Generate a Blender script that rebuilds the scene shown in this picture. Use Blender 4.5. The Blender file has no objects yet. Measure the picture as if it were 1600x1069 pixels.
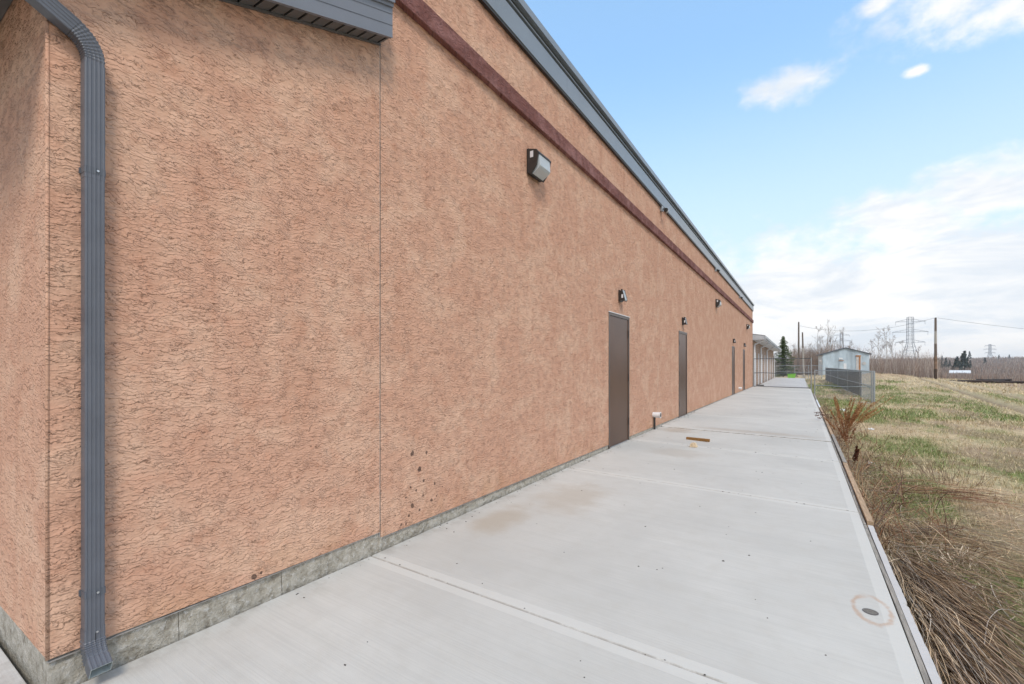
import bpy, math, random
import numpy as np
R = math.radians
random.seed(7)
rng = np.random.default_rng(11)
scene = bpy.context.scene
COL = scene.collection

# ------------------------------------------------------------------ camera
EYE = 1.35
cam_d = bpy.data.cameras.new('camera')
cam_d.sensor_width = 36.0
cam_d.lens = 16.0
cam_d.shift_y = 0.0240
cam_d.clip_start = 0.05
cam_d.clip_end = 9000
cam = bpy.data.objects.new('camera', cam_d)
cam.location = (0, 0, EYE)
cam.rotation_euler = (R(90), 0, R(32.44))
COL.objects.link(cam)
scene.camera = cam

# ------------------------------------------------------------------ light
SUN_AZ, SUN_EL = 136.0, 50.0          # azimuth from +Y towards +X
world = bpy.data.worlds.new('World'); scene.world = world
world.use_nodes = True
sun_d = bpy.data.lights.new('sun', 'SUN')
sun_d.energy = 2.1; sun_d.angle = R(13); sun_d.color = (1.0, 0.91, 0.80)
sun = bpy.data.objects.new('sun', sun_d)
sun.rotation_euler = (R(90 - SUN_EL), 0, R(180 - SUN_AZ))
COL.objects.link(sun)
scene.view_settings.view_transform = 'Standard'
scene.view_settings.look = 'None'
scene.view_settings.exposure = 0.08
scene.view_settings.gamma = 1.0
scene.render.engine = 'CYCLES'
scene.cycles.use_denoising = True
scene.cycles.max_bounces = 8
scene.cycles.transparent_max_bounces = 16

# ------------------------------------------------------------------ node helpers
class NT:
    def __init__(s, nt):
        s.nt = nt; s.L = nt.links
    def n(s, typ, ins=None, **kw):
        nd = s.nt.nodes.new(typ)
        for k, v in kw.items(): setattr(nd, k, v)
        for k, v in (ins or {}).items():
            sock = nd.inputs[k]
            if hasattr(v, 'is_output') or isinstance(v, bpy.types.NodeSocket): s.L.new(v, sock)
            else: sock.default_value = v
        return nd
    def m(s, op, a, b=0.0, c=None, clamp=False):
        ins = {0: a, 1: b}
        if c is not None: ins[2] = c
        nd = s.n('ShaderNodeMath', ins, operation=op, use_clamp=clamp)
        return nd.outputs[0]
    def ramp(s, fac, stops, interp='LINEAR'):
        nd = s.n('ShaderNodeValToRGB', {0: fac})
        cr = nd.color_ramp; cr.interpolation = interp
        while len(cr.elements) < len(stops): cr.elements.new(0.5)
        for e, (p, c) in zip(cr.elements, stops):
            e.position = p
            e.color = (c, c, c, 1) if not hasattr(c, '__len__') else (c[0], c[1], c[2], 1)
        return nd.outputs[0]
    def noise(s, vec, scale, detail=4, rough=0.55, dist=0.0, color=False):
        nd = s.n('ShaderNodeTexNoise', {'Vector': vec, 'Scale': scale, 'Detail': detail,
                                        'Roughness': rough, 'Distortion': dist})
        return nd.outputs[1 if color else 0]
    def mix(s, f, a, b, blend='MIX'):
        nd = s.nt.nodes.new('ShaderNodeMix'); nd.data_type = 'RGBA'; nd.blend_type = blend
        for sock, v in ((nd.inputs[0], f), (nd.inputs[6], a), (nd.inputs[7], b)):
            if isinstance(v, bpy.types.NodeSocket): s.L.new(v, sock)
            elif sock == nd.inputs[0]: sock.default_value = v
            else: sock.default_value = (v[0], v[1], v[2], 1)
        return nd.outputs[2]
    def sstep(s, x, a, b):
        nd = s.n('ShaderNodeMapRange', {0: x, 1: a, 2: b, 3: 0.0, 4: 1.0})
        nd.interpolation_type = 'SMOOTHSTEP'
        return nd.outputs[0]

def new_mat(name):
    m = bpy.data.materials.new(name); m.use_nodes = True
    m.node_tree.nodes.clear()
    t = NT(m.node_tree)
    b = t.n('ShaderNodeBsdfPrincipled')
    o = t.n('ShaderNodeOutputMaterial', {'Surface': b.outputs[0]})
    return m, t, b, o

def simple(name, col, rough=0.6, metal=0.0, var=0.12, scale=8.0, bump=0.0, bscale=60.0, stretch=(1, 1, 1), spec=0.5):
    m, t, b, o = new_mat(name)
    g = t.n('ShaderNodeNewGeometry').outputs['Position']
    mp = t.n('ShaderNodeMapping', {'Vector': g, 'Scale': stretch}).outputs[0]
    n = t.noise(mp, scale, 5, 0.6)
    lo = [max(0, c * (1 - var)) for c in col]; hi = [min(1, c * (1 + var)) for c in col]
    c = t.ramp(n, [(0.3, lo), (0.7, hi)])
    t.L.new(c, b.inputs['Base Color'])
    b.inputs['Roughness'].default_value = rough
    b.inputs['Metallic'].default_value = metal
    b.inputs['Specular IOR Level'].default_value = spec
    if bump:
        n2 = t.noise(mp, bscale, 4, 0.6)
        bp = t.n('ShaderNodeBump', {'Height': n2, 'Strength': 0.6, 'Distance': bump})
        t.L.new(bp.outputs[0], b.inputs['Normal'])
    return m

# ------------------------------------------------------------------ sky (world)
def build_world():
    nt = world.node_tree; nt.nodes.clear(); t = NT(nt)
    sky = t.n('ShaderNodeTexSky', sky_type='NISHITA', sun_disc=False)
    sky.sun_elevation = R(SUN_EL); sky.sun_rotation = R(SUN_AZ)
    sky.altitude = 600; sky.air_density = 1.0; sky.dust_density = 0.6; sky.ozone_density = 1.4
    d = t.n('ShaderNodeTexCoord').outputs['Generated']
    d = t.n('ShaderNodeVectorMath', {0: d}, operation='NORMALIZE').outputs[0]
    sep = t.n('ShaderNodeSeparateXYZ', {0: d})
    x, y, z = sep.outputs
    az = t.m('MULTIPLY', t.m('ARCTAN2', x, y), 57.2958)
    el = t.m('MULTIPLY', t.m('ARCSINE', z), 57.2958)
    # fbm in a stretched direction space (flat-bottomed cumulus)
    mp = t.n('ShaderNodeMapping', {'Vector': d, 'Scale': (1, 1, 1.35)}).outputs[0]
    n1 = t.noise(mp, 3.4, 9, 0.60, 0.3)
    n2 = t.noise(mp, 8.0, 10, 0.60, 0.15)
    n3 = t.noise(mp, 1.7, 6, 0.5)
    nf = t.noise(mp, 30.0, 6, 0.6, 0.2)
    nn = t.m('ADD', t.m('MULTIPLY', t.m('SUBTRACT', n2, 0.5), 1.0), t.m('MULTIPLY', t.m('SUBTRACT', n1, 0.5), 0.9))
    nn = t.m('ADD', nn, t.m('MULTIPLY', t.m('SUBTRACT', nf, 0.5), 0.45))
    def blob(a0, e0, ra, re):
        u = t.m('DIVIDE', t.m('SUBTRACT', az, a0), ra)
        v = t.m('DIVIDE', t.m('SUBTRACT', el, e0), re)
        r = t.m('SQRT', t.m('ADD', t.m('MULTIPLY', u, u), t.m('MULTIPLY', v, v)))
        return t.m('SUBTRACT', 1.0, r)
    blobs = [(-0.6, 27.9, 5.6, 1.9), (12.5, 30.3, 11.0, 4.0), (16.0, 28.0, 8.0, 2.6), (9.2, 25.9, 1.2, 0.6), (6.5, 31.8, 3.0, 1.4),
             (7.5, 13.2, 6.5, 3.4), (15.0, 15.0, 7.5, 3.6), (24.0, 15.0, 8.0, 4.2), (33.0, 26.0, 7.0, 4.0)]
    acc = None
    for b in blobs:
        s = blob(*b)
        acc = s if acc is None else t.m('MAXIMUM', acc, s)
    acc = t.m('MAXIMUM', acc, -1.2)
    cum = t.m('MULTIPLY', t.sstep(t.m('ADD', acc, t.m('MULTIPLY', nn, 1.9)), -0.02, 0.85), 0.95)
    # elsewhere on the dome: unseen cumulus off the framed sector, added to temper blue skylight
    away = t.sstep(t.m('ABSOLUTE', az), 28.0, 45.0)
    sc = t.m('MULTIPLY', t.sstep(n1, 0.40, 0.56), away)
    # low cloud bank rising from the horizon
    bank = t.m('ADD', t.m('DIVIDE', t.m('SUBTRACT', 14.5, el), 6.0), t.m('MULTIPLY', nn, 1.9))
    bank = t.m('MULTIPLY', t.sstep(bank, -0.1, 0.7), 0.93)
    thin = t.m('MULTIPLY', t.sstep(t.m('ADD', t.m('MULTIPLY', n3, 1.0), t.m('MULTIPLY', n1, 0.6)), 0.62, 1.05),
               t.sstep(el, 34.0, 14.0))
    thin = t.m('MULTIPLY', thin, 0.55)
    low = t.m('MULTIPLY', t.sstep(el, 34.0, 8.0), 0.80)
    cov = t.m('MAXIMUM', t.m('MAXIMUM', cum, sc), bank)
    # cloud body tone: white tops, blue-grey undersides
    shade = t.noise(t.n('ShaderNodeMapping', {'Vector': d, 'Scale': (1, 1, 3.5), 'Location': (3, 1, 2)}).outputs[0], 5.0, 7, 0.6, 0.4)
    body = t.ramp(shade, [(0.36, (8.2, 8.9, 9.8)), (0.47, (9.4, 9.8, 10.4)), (0.60, (11.5, 11.6, 11.8))])
    # the values above are over 1, so drive them through vector maths instead of a clamped ramp
    f = t.sstep(shade, 0.38, 0.60)
    ca = t.n('ShaderNodeMix', data_type='VECTOR')
    t.L.new(f, ca.inputs[0])
    ca.inputs[4].default_value = (8.1, 8.6, 9.2); ca.inputs[5].default_value = (10.6, 10.4, 10.2)
    skyc = t.n('ShaderNodeVectorMath', {0: sky.outputs[0], 1: SKY_TINT}, operation='MULTIPLY').outputs[0]
    # thin milky veil of high air over the blue
    skyc = t.n('ShaderNodeVectorMath', {0: t.n('ShaderNodeVectorMath', {0: skyc, 1: (0.62, 0.62, 0.62)}, operation='MULTIPLY').outputs[0], 1: (2.1, 3.3, 4.4)}, operation='ADD').outputs[0]
    def vmix(f, a, b):
        nd = t.n('ShaderNodeMix', data_type='VECTOR'); t.L.new(f, nd.inputs[0])
        for s_, v in ((nd.inputs[4], a), (nd.inputs[5], b)):
            if isinstance(v, bpy.types.NodeSocket): t.L.new(v, s_)
            else: s_.default_value = v
        return nd.outputs[1]
    c = vmix(t.m('MAXIMUM', thin, low), skyc, (7.6, 8.9, 9.9))
    c = vmix(cov, c, ca.outputs[1])
    # land below the horizon
    c = vmix(t.sstep(el, -0.3, -1.5), c, (2.2, 2.0, 1.7))
    bg = t.n('ShaderNodeBackground', {'Color': c, 'Strength': 0.10})
    t.n('ShaderNodeOutputWorld', {'Surface': bg.outputs[0]})
    world.cycles.sampling_method = 'MANUAL'; world.cycles.sample_map_resolution = 1024
SKY_TINT = (2.3, 2.85, 3.1)
build_world()

# ------------------------------------------------------------------ mesh helpers
class MB:
    def __init__(s): s.v = []; s.f = []
    def quad(s, a, b, c, d):
        i = len(s.v); s.v += [a, b, c, d]; s.f.append((i, i+1, i+2, i+3)); return s
    def box(s, x0, x1, y0, y1, z0, z1):
        i = len(s.v)
        s.v += [(x0,y0,z0),(x1,y0,z0),(x1,y1,z0),(x0,y1,z0),(x0,y0,z1),(x1,y0,z1),(x1,y1,z1),(x0,y1,z1)]
        s.f += [(i,i+3,i+2,i+1),(i+4,i+5,i+6,i+7),(i,i+1,i+5,i+4),(i+1,i+2,i+6,i+5),(i+2,i+3,i+7,i+6),(i+3,i,i+4,i+7)]
        return s
    def prism(s, pts, axis, a, b):
        """pts: 2-D polygon; axis 'x': pts=(y,z); 'y': pts=(x,z); 'z': pts=(x,y)"""
        def mk(p, w):
            return {'x': (w, p[0], p[1]), 'y': (p[0], w, p[1]), 'z': (p[0], p[1], w)}[axis]
        i = len(s.v); n = len(pts)
        s.v += [mk(p, a) for p in pts] + [mk(p, b) for p in pts]
        s.f += [tuple(range(i, i+n)), tuple(range(i+2*n-1, i+n-1, -1))]
        for k in range(n):
            s.f.append((i+k, i+n+k, i+n+(k+1) % n, i+(k+1) % n))
        return s
    def tube(s, pts, radii, n=8, cap=True):
        pts = [np.array(p, float) for p in pts]
        if not hasattr(radii, '__len__'): radii = [radii]*len(pts)
        rings = []
        up = None
        for k, p in enumerate(pts):
            d = pts[min(k+1, len(pts)-1)] - pts[max(k-1, 0)]
            d = d / (np.linalg.norm(d) + 1e-9)
            if up is None:
                up = np.array([0, 0, 1.0]) if abs(d[2]) < 0.9 else np.array([1.0, 0, 0])
            a = np.cross(d, up); a /= np.linalg.norm(a) + 1e-9
            b = np.cross(a, d); up = b
            i = len(s.v)
            for q in range(n):
                th = 2*math.pi*q/n
                s.v.append(tuple(p + radii[k]*(math.cos(th)*a + math.sin(th)*b)))
            rings.append(i)
        for k in range(len(rings)-1):
            for q in range(n):
                s.f.append((rings[k]+q, rings[k]+(q+1) % n, rings[k+1]+(q+1) % n, rings[k+1]+q))
        if cap:
            s.f.append(tuple(rings[0]+q for q in range(n-1, -1, -1)))
            s.f.append(tuple(rings[-1]+q for q in range(n)))
        return s
    def obj(s, name, mat, parent=None, smooth=False, bevel=0.0, fix=True):
        me = bpy.data.meshes.new(name)
        me.from_pydata([tuple(map(float, p)) for p in s.v], [], s.f)
        if fix:
            import bmesh
            bm = bmesh.new(); bm.from_mesh(me)
            bmesh.ops.recalc_face_normals(bm, faces=bm.faces)
            if bevel:
                bmesh.ops.bevel(bm, geom=[e for e in bm.edges if e.calc_face_angle(0) > 0.5], offset=bevel,
                                segments=2, affect='EDGES', profile=0.5)
            bm.to_mesh(me); bm.free()
        if smooth:
            for p in me.polygons: p.use_smooth = True
        me.materials.append(mat)
        o = bpy.data.objects.new(name, me); COL.objects.link(o)
        if parent: o.parent = parent
        return o

def np_mesh(name, verts, faces, mat, parent=None, cols=None, smooth=False, nper=3):
    """verts (N,3), faces (M,nper) numpy arrays; cols per-vertex rgb"""
    me = bpy.data.meshes.new(name)
    nv, nf = len(verts), len(faces)
    me.vertices.add(nv); me.vertices.foreach_set('co', np.asarray(verts, np.float32).ravel())
    me.loops.add(nf*nper); me.loops.foreach_set('vertex_index', np.asarray(faces, np.int32).ravel())
    me.polygons.add(nf); me.polygons.foreach_set('loop_start', np.arange(0, nf*nper, nper, dtype=np.int32))
    me.update(calc_edges=True)
    if smooth: me.polygons.foreach_set('use_smooth', np.ones(nf, bool))
    if cols is not None:
        a = me.color_attributes.new('tint', 'FLOAT_COLOR', 'POINT')
        c = np.ones((nv, 4), np.float32); c[:, :3] = cols
        a.data.foreach_set('color', c.ravel())
    me.materials.append(mat); me.validate()
    o = bpy.data.objects.new(name, me); COL.objects.link(o)
    if parent: o.parent = parent
    return o

def tag(o, label=None, cat=None, group=None, kind=None):
    if label: o['label'] = label
    if cat: o['category'] = cat
    if group: o['group'] = group
    if kind: o['kind'] = kind
    return o
def empty(name, loc=(0, 0, 0), rz=0.0):
    o = bpy.data.objects.new(name, None); o.location = loc; o.rotation_euler = (0, 0, rz)
    o.empty_display_size = 0.2
    COL.objects.link(o); return o
def copy_tree(o, parent=None):
    c = o.copy(); COL.objects.link(c); c.parent = parent
    for ch in list(o.children): copy_tree(ch, c)
    return c

# lattice value noise for numpy
_LAT = rng.random((256, 256))
def vnoise(x, y):
    xi = np.floor(x).astype(int); yi = np.floor(y).astype(int)
    fx = x - xi; fy = y - yi
    fx = fx*fx*(3-2*fx); fy = fy*fy*(3-2*fy)
    g = lambda a, b: _LAT[a % 256, b % 256]
    return (g(xi, yi)*(1-fx)*(1-fy) + g(xi+1, yi)*fx*(1-fy) + g(xi, yi+1)*(1-fx)*fy + g(xi+1, yi+1)*fx*fy)
def fbm(x, y, o=4):
    s = 0; a = 0.5; tot = 0
    for k in range(o):
        s = s + a*vnoise(x*2**k + 17.3*k, y*2**k + 5.1*k); tot += a; a *= 0.55
    return s/tot
def ss(x, a, b):
    t = np.clip((x-a)/(b-a), 0, 1); return t*t*(3-2*t)

# ------------------------------------------------------------------ materials
def stucco(name, base, dark, light, disp=True):
    m, t, b, o = new_mat(name)
    g = t.n('ShaderNodeNewGeometry').outputs['Position']
    sp = t.n('ShaderNodeSeparateXYZ', {0: g})
    s = t.m('ADD', sp.outputs[0], sp.outputs[1]); z = sp.outputs[2]
    P = t.n('ShaderNodeCombineXYZ', {0: s, 1: z, 2: 0.0}).outputs[0]
    def sc(vx, vy, off=0.0):
        return t.n('ShaderNodeMapping', {'Vector': P, 'Scale': (vx, vy, 1), 'Location': (off, off*0.7, off)}).outputs[0]
    big = t.noise(sc(1.0, 1.6, 3.1), 2.2, 3, 0.5)
    w1 = t.noise(sc(1.0, 1.6), 7.5, 3, 0.55, 0.3)
    w2 = t.noise(sc(1.0, 1.8, 9.0), 26.0, 3, 0.6, 0.3)
    w3 = t.noise(sc(1, 1.2, 4.0), 95.0, 2, 0.6)
    f = t.m('ADD', t.m('MULTIPLY', z, 42.0), t.m('MULTIPLY', big, 4.0))
    f = t.m('ADD', f, t.m('MULTIPLY', w1, 5.6))
    f = t.m('ADD', f, t.m('MULTIPLY', w2, 1.15))
    f = t.m('ADD', f, t.m('MULTIPLY', w3, 0.38))
    fr = t.m('FRACT', f)
    # lower ledge edge: thin groove, then the trowelled lap swells and feathers out upward
    k1 = t.m('MULTIPLY', t.sstep(fr, 0.05, 0.12), t.sstep(fr, 1.0, 0.10))
    mk = t.sstep(t.noise(sc(0.7, 1.6, 21.0), 15.0, 3, 0.6), 0.43, 0.55)
    # a second, finer family of laps
    f2 = t.m('ADD', t.m('ADD', t.m('MULTIPLY', z, 52.0), t.m('MULTIPLY', s, 30.0)), t.m('MULTIPLY', t.noise(sc(1.0, 1.3, 33.0), 9.0, 3, 0.55, 0.2), 6.5))
    f2 = t.m('ADD', f2, t.m('MULTIPLY', w2, 1.4))
    fr2 = t.m('FRACT', f2)
    k2 = t.m('MULTIPLY', t.sstep(fr2, 0.06, 0.14), t.sstep(fr2, 1.0, 0.12))
    mk2 = t.sstep(t.noise(sc(1, 1.2, 41.0), 11.0, 3, 0.6), 0.46, 0.56)
    h = t.m('ADD', t.m('MULTIPLY', t.m('MULTIPLY', k1, mk), 0.80), t.m('MULTIPLY', t.m('MULTIPLY', k2, mk2), 0.52))
    h = t.m('ADD', h, t.m('MULTIPLY', w2, 0.55))
    h = t.m('ADD', h, t.m('MULTIPLY', w3, 0.26))
    grain = t.noise(sc(1, 1, 2.0), 420.0, 2, 0.6)
    h = t.m('ADD', h, t.m('MULTIPLY', grain, 0.07))
    bp = t.n('ShaderNodeBump', {'Height': h, 'Strength': 1.0, 'Distance': 0.0090 if disp else 0.0085})
    t.L.new(bp.outputs[0], b.inputs['Normal'])
    # colour: integral pigment, weathered blotches, ledge shade painted into the grooves
    blot = t.noise(sc(1, 1.2, 7.0), 2.4, 4, 0.62, 0.3)
    blot2 = t.noise(sc(1, 1.0, 57.0), 9.0, 4, 0.65)
    streak = t.noise(sc(1, 0.12, 15.0), 5.0, 5, 0.6)
    c = t.mix(t.sstep(blot, 0.40, 0.66), base, light)
    c = t.mix(t.m('MULTIPLY', t.sstep(blot2, 0.50, 0.72), 0.42), c, dark)
    c = t.mix(t.m('MULTIPLY', t.sstep(streak, 0.50, 0.75), 0.38), c, dark)
    g1 = t.m('MULTIPLY', t.m('SUBTRACT', 1.0, t.sstep(fr, 0.07, 0.13)), mk)
    g2 = t.m('MULTIPLY', t.m('SUBTRACT', 1.0, t.sstep(fr2, 0.08, 0.15)), mk2)
    groove_shade = t.m('MULTIPLY', t.m('MAXIMUM', g1, t.m('MULTIPLY', g2, 0.8)), 0.42)
    c = t.mix(groove_shade, c, tuple(v*0.42 for v in dark))
    t.L.new(c, b.inputs['Base Color'])
    b.inputs['Roughness'].default_value = 0.92
    b.inputs['Specular IOR Level'].default_value = 0.2
    return m, t, b, o, c

def stains(m, t, b, c, spots):
    """dark chips (gouges showing the base coat) at wall positions (y, z, r)"""
    g = t.n('ShaderNodeNewGeometry').outputs['Position']
    n = t.noise(g, 28.0, 4, 0.7)
    acc = None
    for (y, z, r) in spots:
        r = r*0.5
        dv = t.n('ShaderNodeVectorMath', {0: g, 1: (-2.6, y, z)}, operation='DISTANCE').outputs['Value']
        s = t.m('SUBTRACT', 1.0, t.m('DIVIDE', dv, r))
        acc = s if acc is None else t.m('MAXIMUM', acc, s)
    k = t.sstep(t.m('ADD', acc, t.m('MULTIPLY', t.m('SUBTRACT', n, 0.5), 2.6)), 0.1, 0.5)
    near = t.sstep(acc, -0.9, -0.2)
    k = t.m('MULTIPLY', k, near)
    c2 = t.mix(t.m('MULTIPLY', k, 0.85), c, (0.075, 0.05, 0.04))
    sp = t.n('ShaderNodeSeparateXYZ', {0: g})
    # damp, dirty foot of the wall
    foot = t.m('MULTIPLY', t.sstep(sp.outputs[2], 0.42, 0.06), t.sstep(t.noise(g, 3.0, 5, 0.65), 0.38, 0.7))
    c3 = t.mix(t.m('MULTIPLY', foot, 0.35), c2, (0.46, 0.26, 0.13))
    t.L.new(c3, b.inputs['Base Color'])

ST = ((0.565, 0.326, 0.224), (0.44, 0.212, 0.132), (0.625, 0.395, 0.278))
mat_stucco, t_, b_, o_, c_ = stucco('stucco_peach', *ST)
spots = [(2.62,0.66,.05),(2.78,0.64,.035),(2.70,0.52,.05),(2.60,0.40,.035),(2.75,0.42,.035),(2.88,0.37,.03),(2.66,0.36,.03),
         (2.62,0.25,.05),(2.70,0.19,.035),(2.84,0.24,.035),(2.58,0.18,.03),(2.74,0.30,.02),(2.50,0.13,.03),(2.55,0.125,.028),(2.44,0.22,.02),
         (1.385,0.165,.035),(1.42,0.175,.03),(2.9,0.26,.02),(3.0,0.2,.018),(2.98,0.32,.015),(2.55,0.33,.03)]
stains(mat_stucco, t_, b_, c_, spots)
mat_band, tb, bb, ob, cb = stucco('stucco_maroon', (0.185, 0.078, 0.066), (0.07, 0.024, 0.022), (0.29, 0.145, 0.13), disp=False)

def concrete(name, base, broom=True, edge=True):
    m, t, b, o = new_mat(name)
    g = t.n('ShaderNodeNewGeometry').outputs['Position']
    n1 = t.noise(g, 0.55, 6, 0.6, 0.3)
    n2 = t.noise(g, 6.0, 6, 0.65)
    n3 = t.noise(g, 160.0, 3, 0.6)
    n4 = t.noise(g, 900.0, 2, 0.6)
    st = t.n('ShaderNodeMapping', {'Vector': g, 'Scale': (1.0, 55.0, 1.0)}).outputs[0]
    nb = t.noise(st, 1.6, 6, 0.7)
    nb2 = t.noise(t.n('ShaderNodeMapping', {'Vector': g, 'Scale': (0.4, 9.0, 1.0)}).outputs[0], 1.3, 4, 0.6)
    uv = t.n('ShaderNodeUVMap').outputs[0]
    su = t.n('ShaderNodeSeparateXYZ', {0: uv})
    # uv.x = distance to nearest slab joint in Y, uv.y = distance to free edge
    lo = tuple(v*0.84 for v in base); hi = tuple(min(1, v*1.07) for v in base)
    c = t.ramp(n1, [(0.30, lo), (0.68, hi)])
    c = t.mix(t.m('MULTIPLY', t.sstep(n2, 0.42, 0.72), 0.30), c, tuple(v*w for v, w in zip(base, (0.83, 0.80, 0.76))))
    c = t.mix(t.m('MULTIPLY', t.sstep(nb2, 0.45, 0.7), 0.22), c, tuple(v*0.80 for v in base))
    c = t.mix(t.m('MULTIPLY', t.sstep(nb, 0.44, 0.60), 0.27), c, tuple(v*0.78 for v in base))
    c = t.mix(t.m('MULTIPLY', t.sstep(n3, 0.62, 0.78), 0.25), c, tuple(v*0.62 for v in base))
    if edge:
        d = t.m('MINIMUM', su.outputs[0], su.outputs[1])
        e = t.sstep(t.m('ADD', d, t.m('MULTIPLY', n2, 0.006)), 0.082, 0.074)
        c = t.mix(t.m('MULTIPLY', e, 0.55), c, tuple(min(1, v*1.10) for v in base))
        dirt = t.m('MULTIPLY', t.sstep(su.outputs[0], 0.010, 0.0), t.sstep(t.noise(g, 9.0, 5, 0.7), 0.34, 0.55))
        c = t.mix(t.m('MULTIPLY', dirt, 0.5), c, (0.20, 0.17, 0.14))
    else:
        e = 0.0
    sp = t.n('ShaderNodeSeparateXYZ', {0: g})
    # dirt along the wall foot
    wl = t.m('MULTIPLY', t.sstep(sp.outputs[0], -2.40, -2.60), t.sstep(t.noise(g, 5.0, 6, 0.7), 0.40, 0.66))
    c = t.mix(t.m('MULTIPLY', wl, 0.45), c, (0.25, 0.21, 0.17))
    # tan puddle stains
    def stain(cx, cy, rx, ry, col, k, nz=4.0):
        nonlocal c
        u = t.m('DIVIDE', t.m('SUBTRACT', sp.outputs[0], cx), rx)
        v = t.m('DIVIDE', t.m('SUBTRACT', sp.outputs[1], cy), ry)
        r = t.m('SQRT', t.m('ADD', t.m('MULTIPLY', u, u), t.m('MULTIPLY', v, v)))
        r = t.m('ADD', r, t.m('MULTIPLY', t.m('SUBTRACT', t.noise(g, nz, 5, 0.6), 0.5), 1.1))
        c = t.mix(t.m('MULTIPLY', t.sstep(r, 1.0, 0.25), k), c, col)
    stain(-2.25, 3.35, 0.26, 0.55, (0.38, 0.31, 0.23), 0.55)
    stain(-2.0, 4.3, 0.45, 0.8, (0.42, 0.36, 0.29), 0.55)
    stain(-2.15, 9.7, 0.5, 0.45, (0.38, 0.31, 0.24), 0.6)
    stain(-0.8, 10.35, 1.6, 0.3, (0.40, 0.34, 0.28), 0.55)
    stain(-1.6, 7.3, 0.6, 0.5, (0.42, 0.37, 0.31), 0.45)
    # rust ring round the drain hole
    u = t.m('DIVIDE', t.m('SUBTRACT', sp.outputs[0], 0.345), 0.085)
    v = t.m('DIVIDE', t.m('SUBTRACT', sp.outputs[1], 3.33), 0.175)
    r = t.m('SQRT', t.m('ADD', t.m('MULTIPLY', u, u), t.m('MULTIPLY', v, v)))
    r = t.m('ADD', r, t.m('MULTIPLY', t.m('SUBTRACT', t.noise(g, 13.0, 5, 0.65), 0.5), 0.55))
    ring = t.m('MULTIPLY', t.sstep(r, 0.80, 0.98), t.sstep(r, 1.22, 1.02))
    ring = t.m('MULTIPLY', ring, t.sstep(t.noise(g, 7.0, 3, 0.6), 0.34, 0.58))
    c = t.mix(t.m('MULTIPLY', ring, 0.45), c, (0.42, 0.20, 0.075))
    t.L.new(c, b.inputs['Base Color'])
    b.inputs['Roughness'].default_value = 0.85
    b.inputs['Specular IOR Level'].default_value = 0.3
    h = t.m('MULTIPLY', n3, 0.35)
    hb = t.m('MULTIPLY', nb, 0.9)
    if edge: hb = t.m('MULTIPLY', hb, t.m('SUBTRACT', 1.0, e))
    h = t.m('ADD', h, hb)
    h = t.m('ADD', h, t.m('MULTIPLY', n4, 0.15))
    bp = t.n('ShaderNodeBump', {'Height': h, 'Strength': 0.6, 'Distance': 0.0022})
    t.L.new(bp.outputs[0], b.inputs['Normal'])
    return m
mat_slab = concrete('broomed_concrete', (0.550, 0.540, 0.505))
mat_slab2 = concrete('pale_concrete', (0.57, 0.555, 0.54), edge=False)

def found_mat():
    m, t, b, o = new_mat('old_foundation_concrete')
    g = t.n('ShaderNodeNewGeometry').outputs['Position']
    n1 = t.noise(g, 17.0, 6, 0.72, 0.15); n2 = t.noise(g, 38.0, 5, 0.72); n3 = t.noise(g, 130.0, 4, 0.7)
    c = t.ramp(n1, [(0.34, (0.25, 0.22, 0.175)), (0.46, (0.40, 0.365, 0.30)), (0.60, (0.52, 0.485, 0.42))])
    c = t.mix(t.m('MULTIPLY', t.sstep(n2, 0.52, 0.66), 0.7), c, (0.66, 0.64, 0.60))
    c = t.mix(t.m('MULTIPLY', t.sstep(n3, 0.58, 0.75), 0.5), c, (0.13, 0.115, 0.09))
    t.L.new(c, b.inputs['Base Color']); b.inputs['Roughness'].default_value = 0.95
    h = t.m('ADD', t.m('MULTIPLY', n1, 2.0), t.m('ADD', n2, t.m('MULTIPLY', n3, 0.4)))
    bp = t.n('ShaderNodeBump', {'Height': h, 'Strength': 1.0, 'Distance': 0.012})
    t.L.new(bp.outputs[0], b.inputs['Normal'])
    return m
mat_found = found_mat()

mat_flash = simple('blue_grey_flashing', (0.195, 0.222, 0.25), 0.32, 0.0, 0.07, 2.0, 0.0015, 3.0)
mat_fascia = simple('blue_grey_fascia', (0.170, 0.182, 0.210), 0.42, 0.0, 0.06, 3.0, 0.001, 5.0)
mat_spout = simple('slate_grey_downspout', (0.108, 0.116, 0.137), 0.40, 0.0, 0.10, 7.0, 0.0006, 30.0)
mat_strap = simple('strap_grey', (0.095, 0.105, 0.125), 0.45, 0.0, 0.10, 9.0)
mat_strapp = simple('old_plug', (0.16, 0.145, 0.125), 0.8, 0, 0.3, 60.0)
mat_screw = simple('zinc_screw', (0.62, 0.63, 0.64), 0.3, 0.9, 0.05)
mat_inner = simple('galvanised_inside', (0.42, 0.47, 0.47), 0.45, 0.3, 0.2, 30.0)
mat_soffit = simple('dark_soffit', (0.105, 0.10, 0.097), 0.6, 0.0, 0.12, 6.0)
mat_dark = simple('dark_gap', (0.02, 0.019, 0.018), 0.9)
mat_seal = simple('grey_sealant', (0.33, 0.31, 0.29), 0.6, 0, 0.25, 20.0)
mat_recess_shade = simple('recess_shade', (0.022, 0.027, 0.035), 0.6)
mat_roof = simple('roof_membrane', (0.12, 0.12, 0.125), 0.8)
mat_door = simple('brown_metal_door', (0.095, 0.050, 0.031), 0.33, 0.0, 0.14, 1.3, 0.0012, 2.2, spec=0.3)
mat_frame = simple('brown_door_frame', (0.080, 0.060, 0.050), 0.38, 0.0, 0.10)
mat_bronze = simple('dark_bronze_housing', (0.028, 0.024, 0.022), 0.42, 0.0, 0.25, 20.0)
mat_sticker = simple('white_sticker', (0.62, 0.62, 0.64), 0.5, 0.0, 0.10, 80.0)
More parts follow.
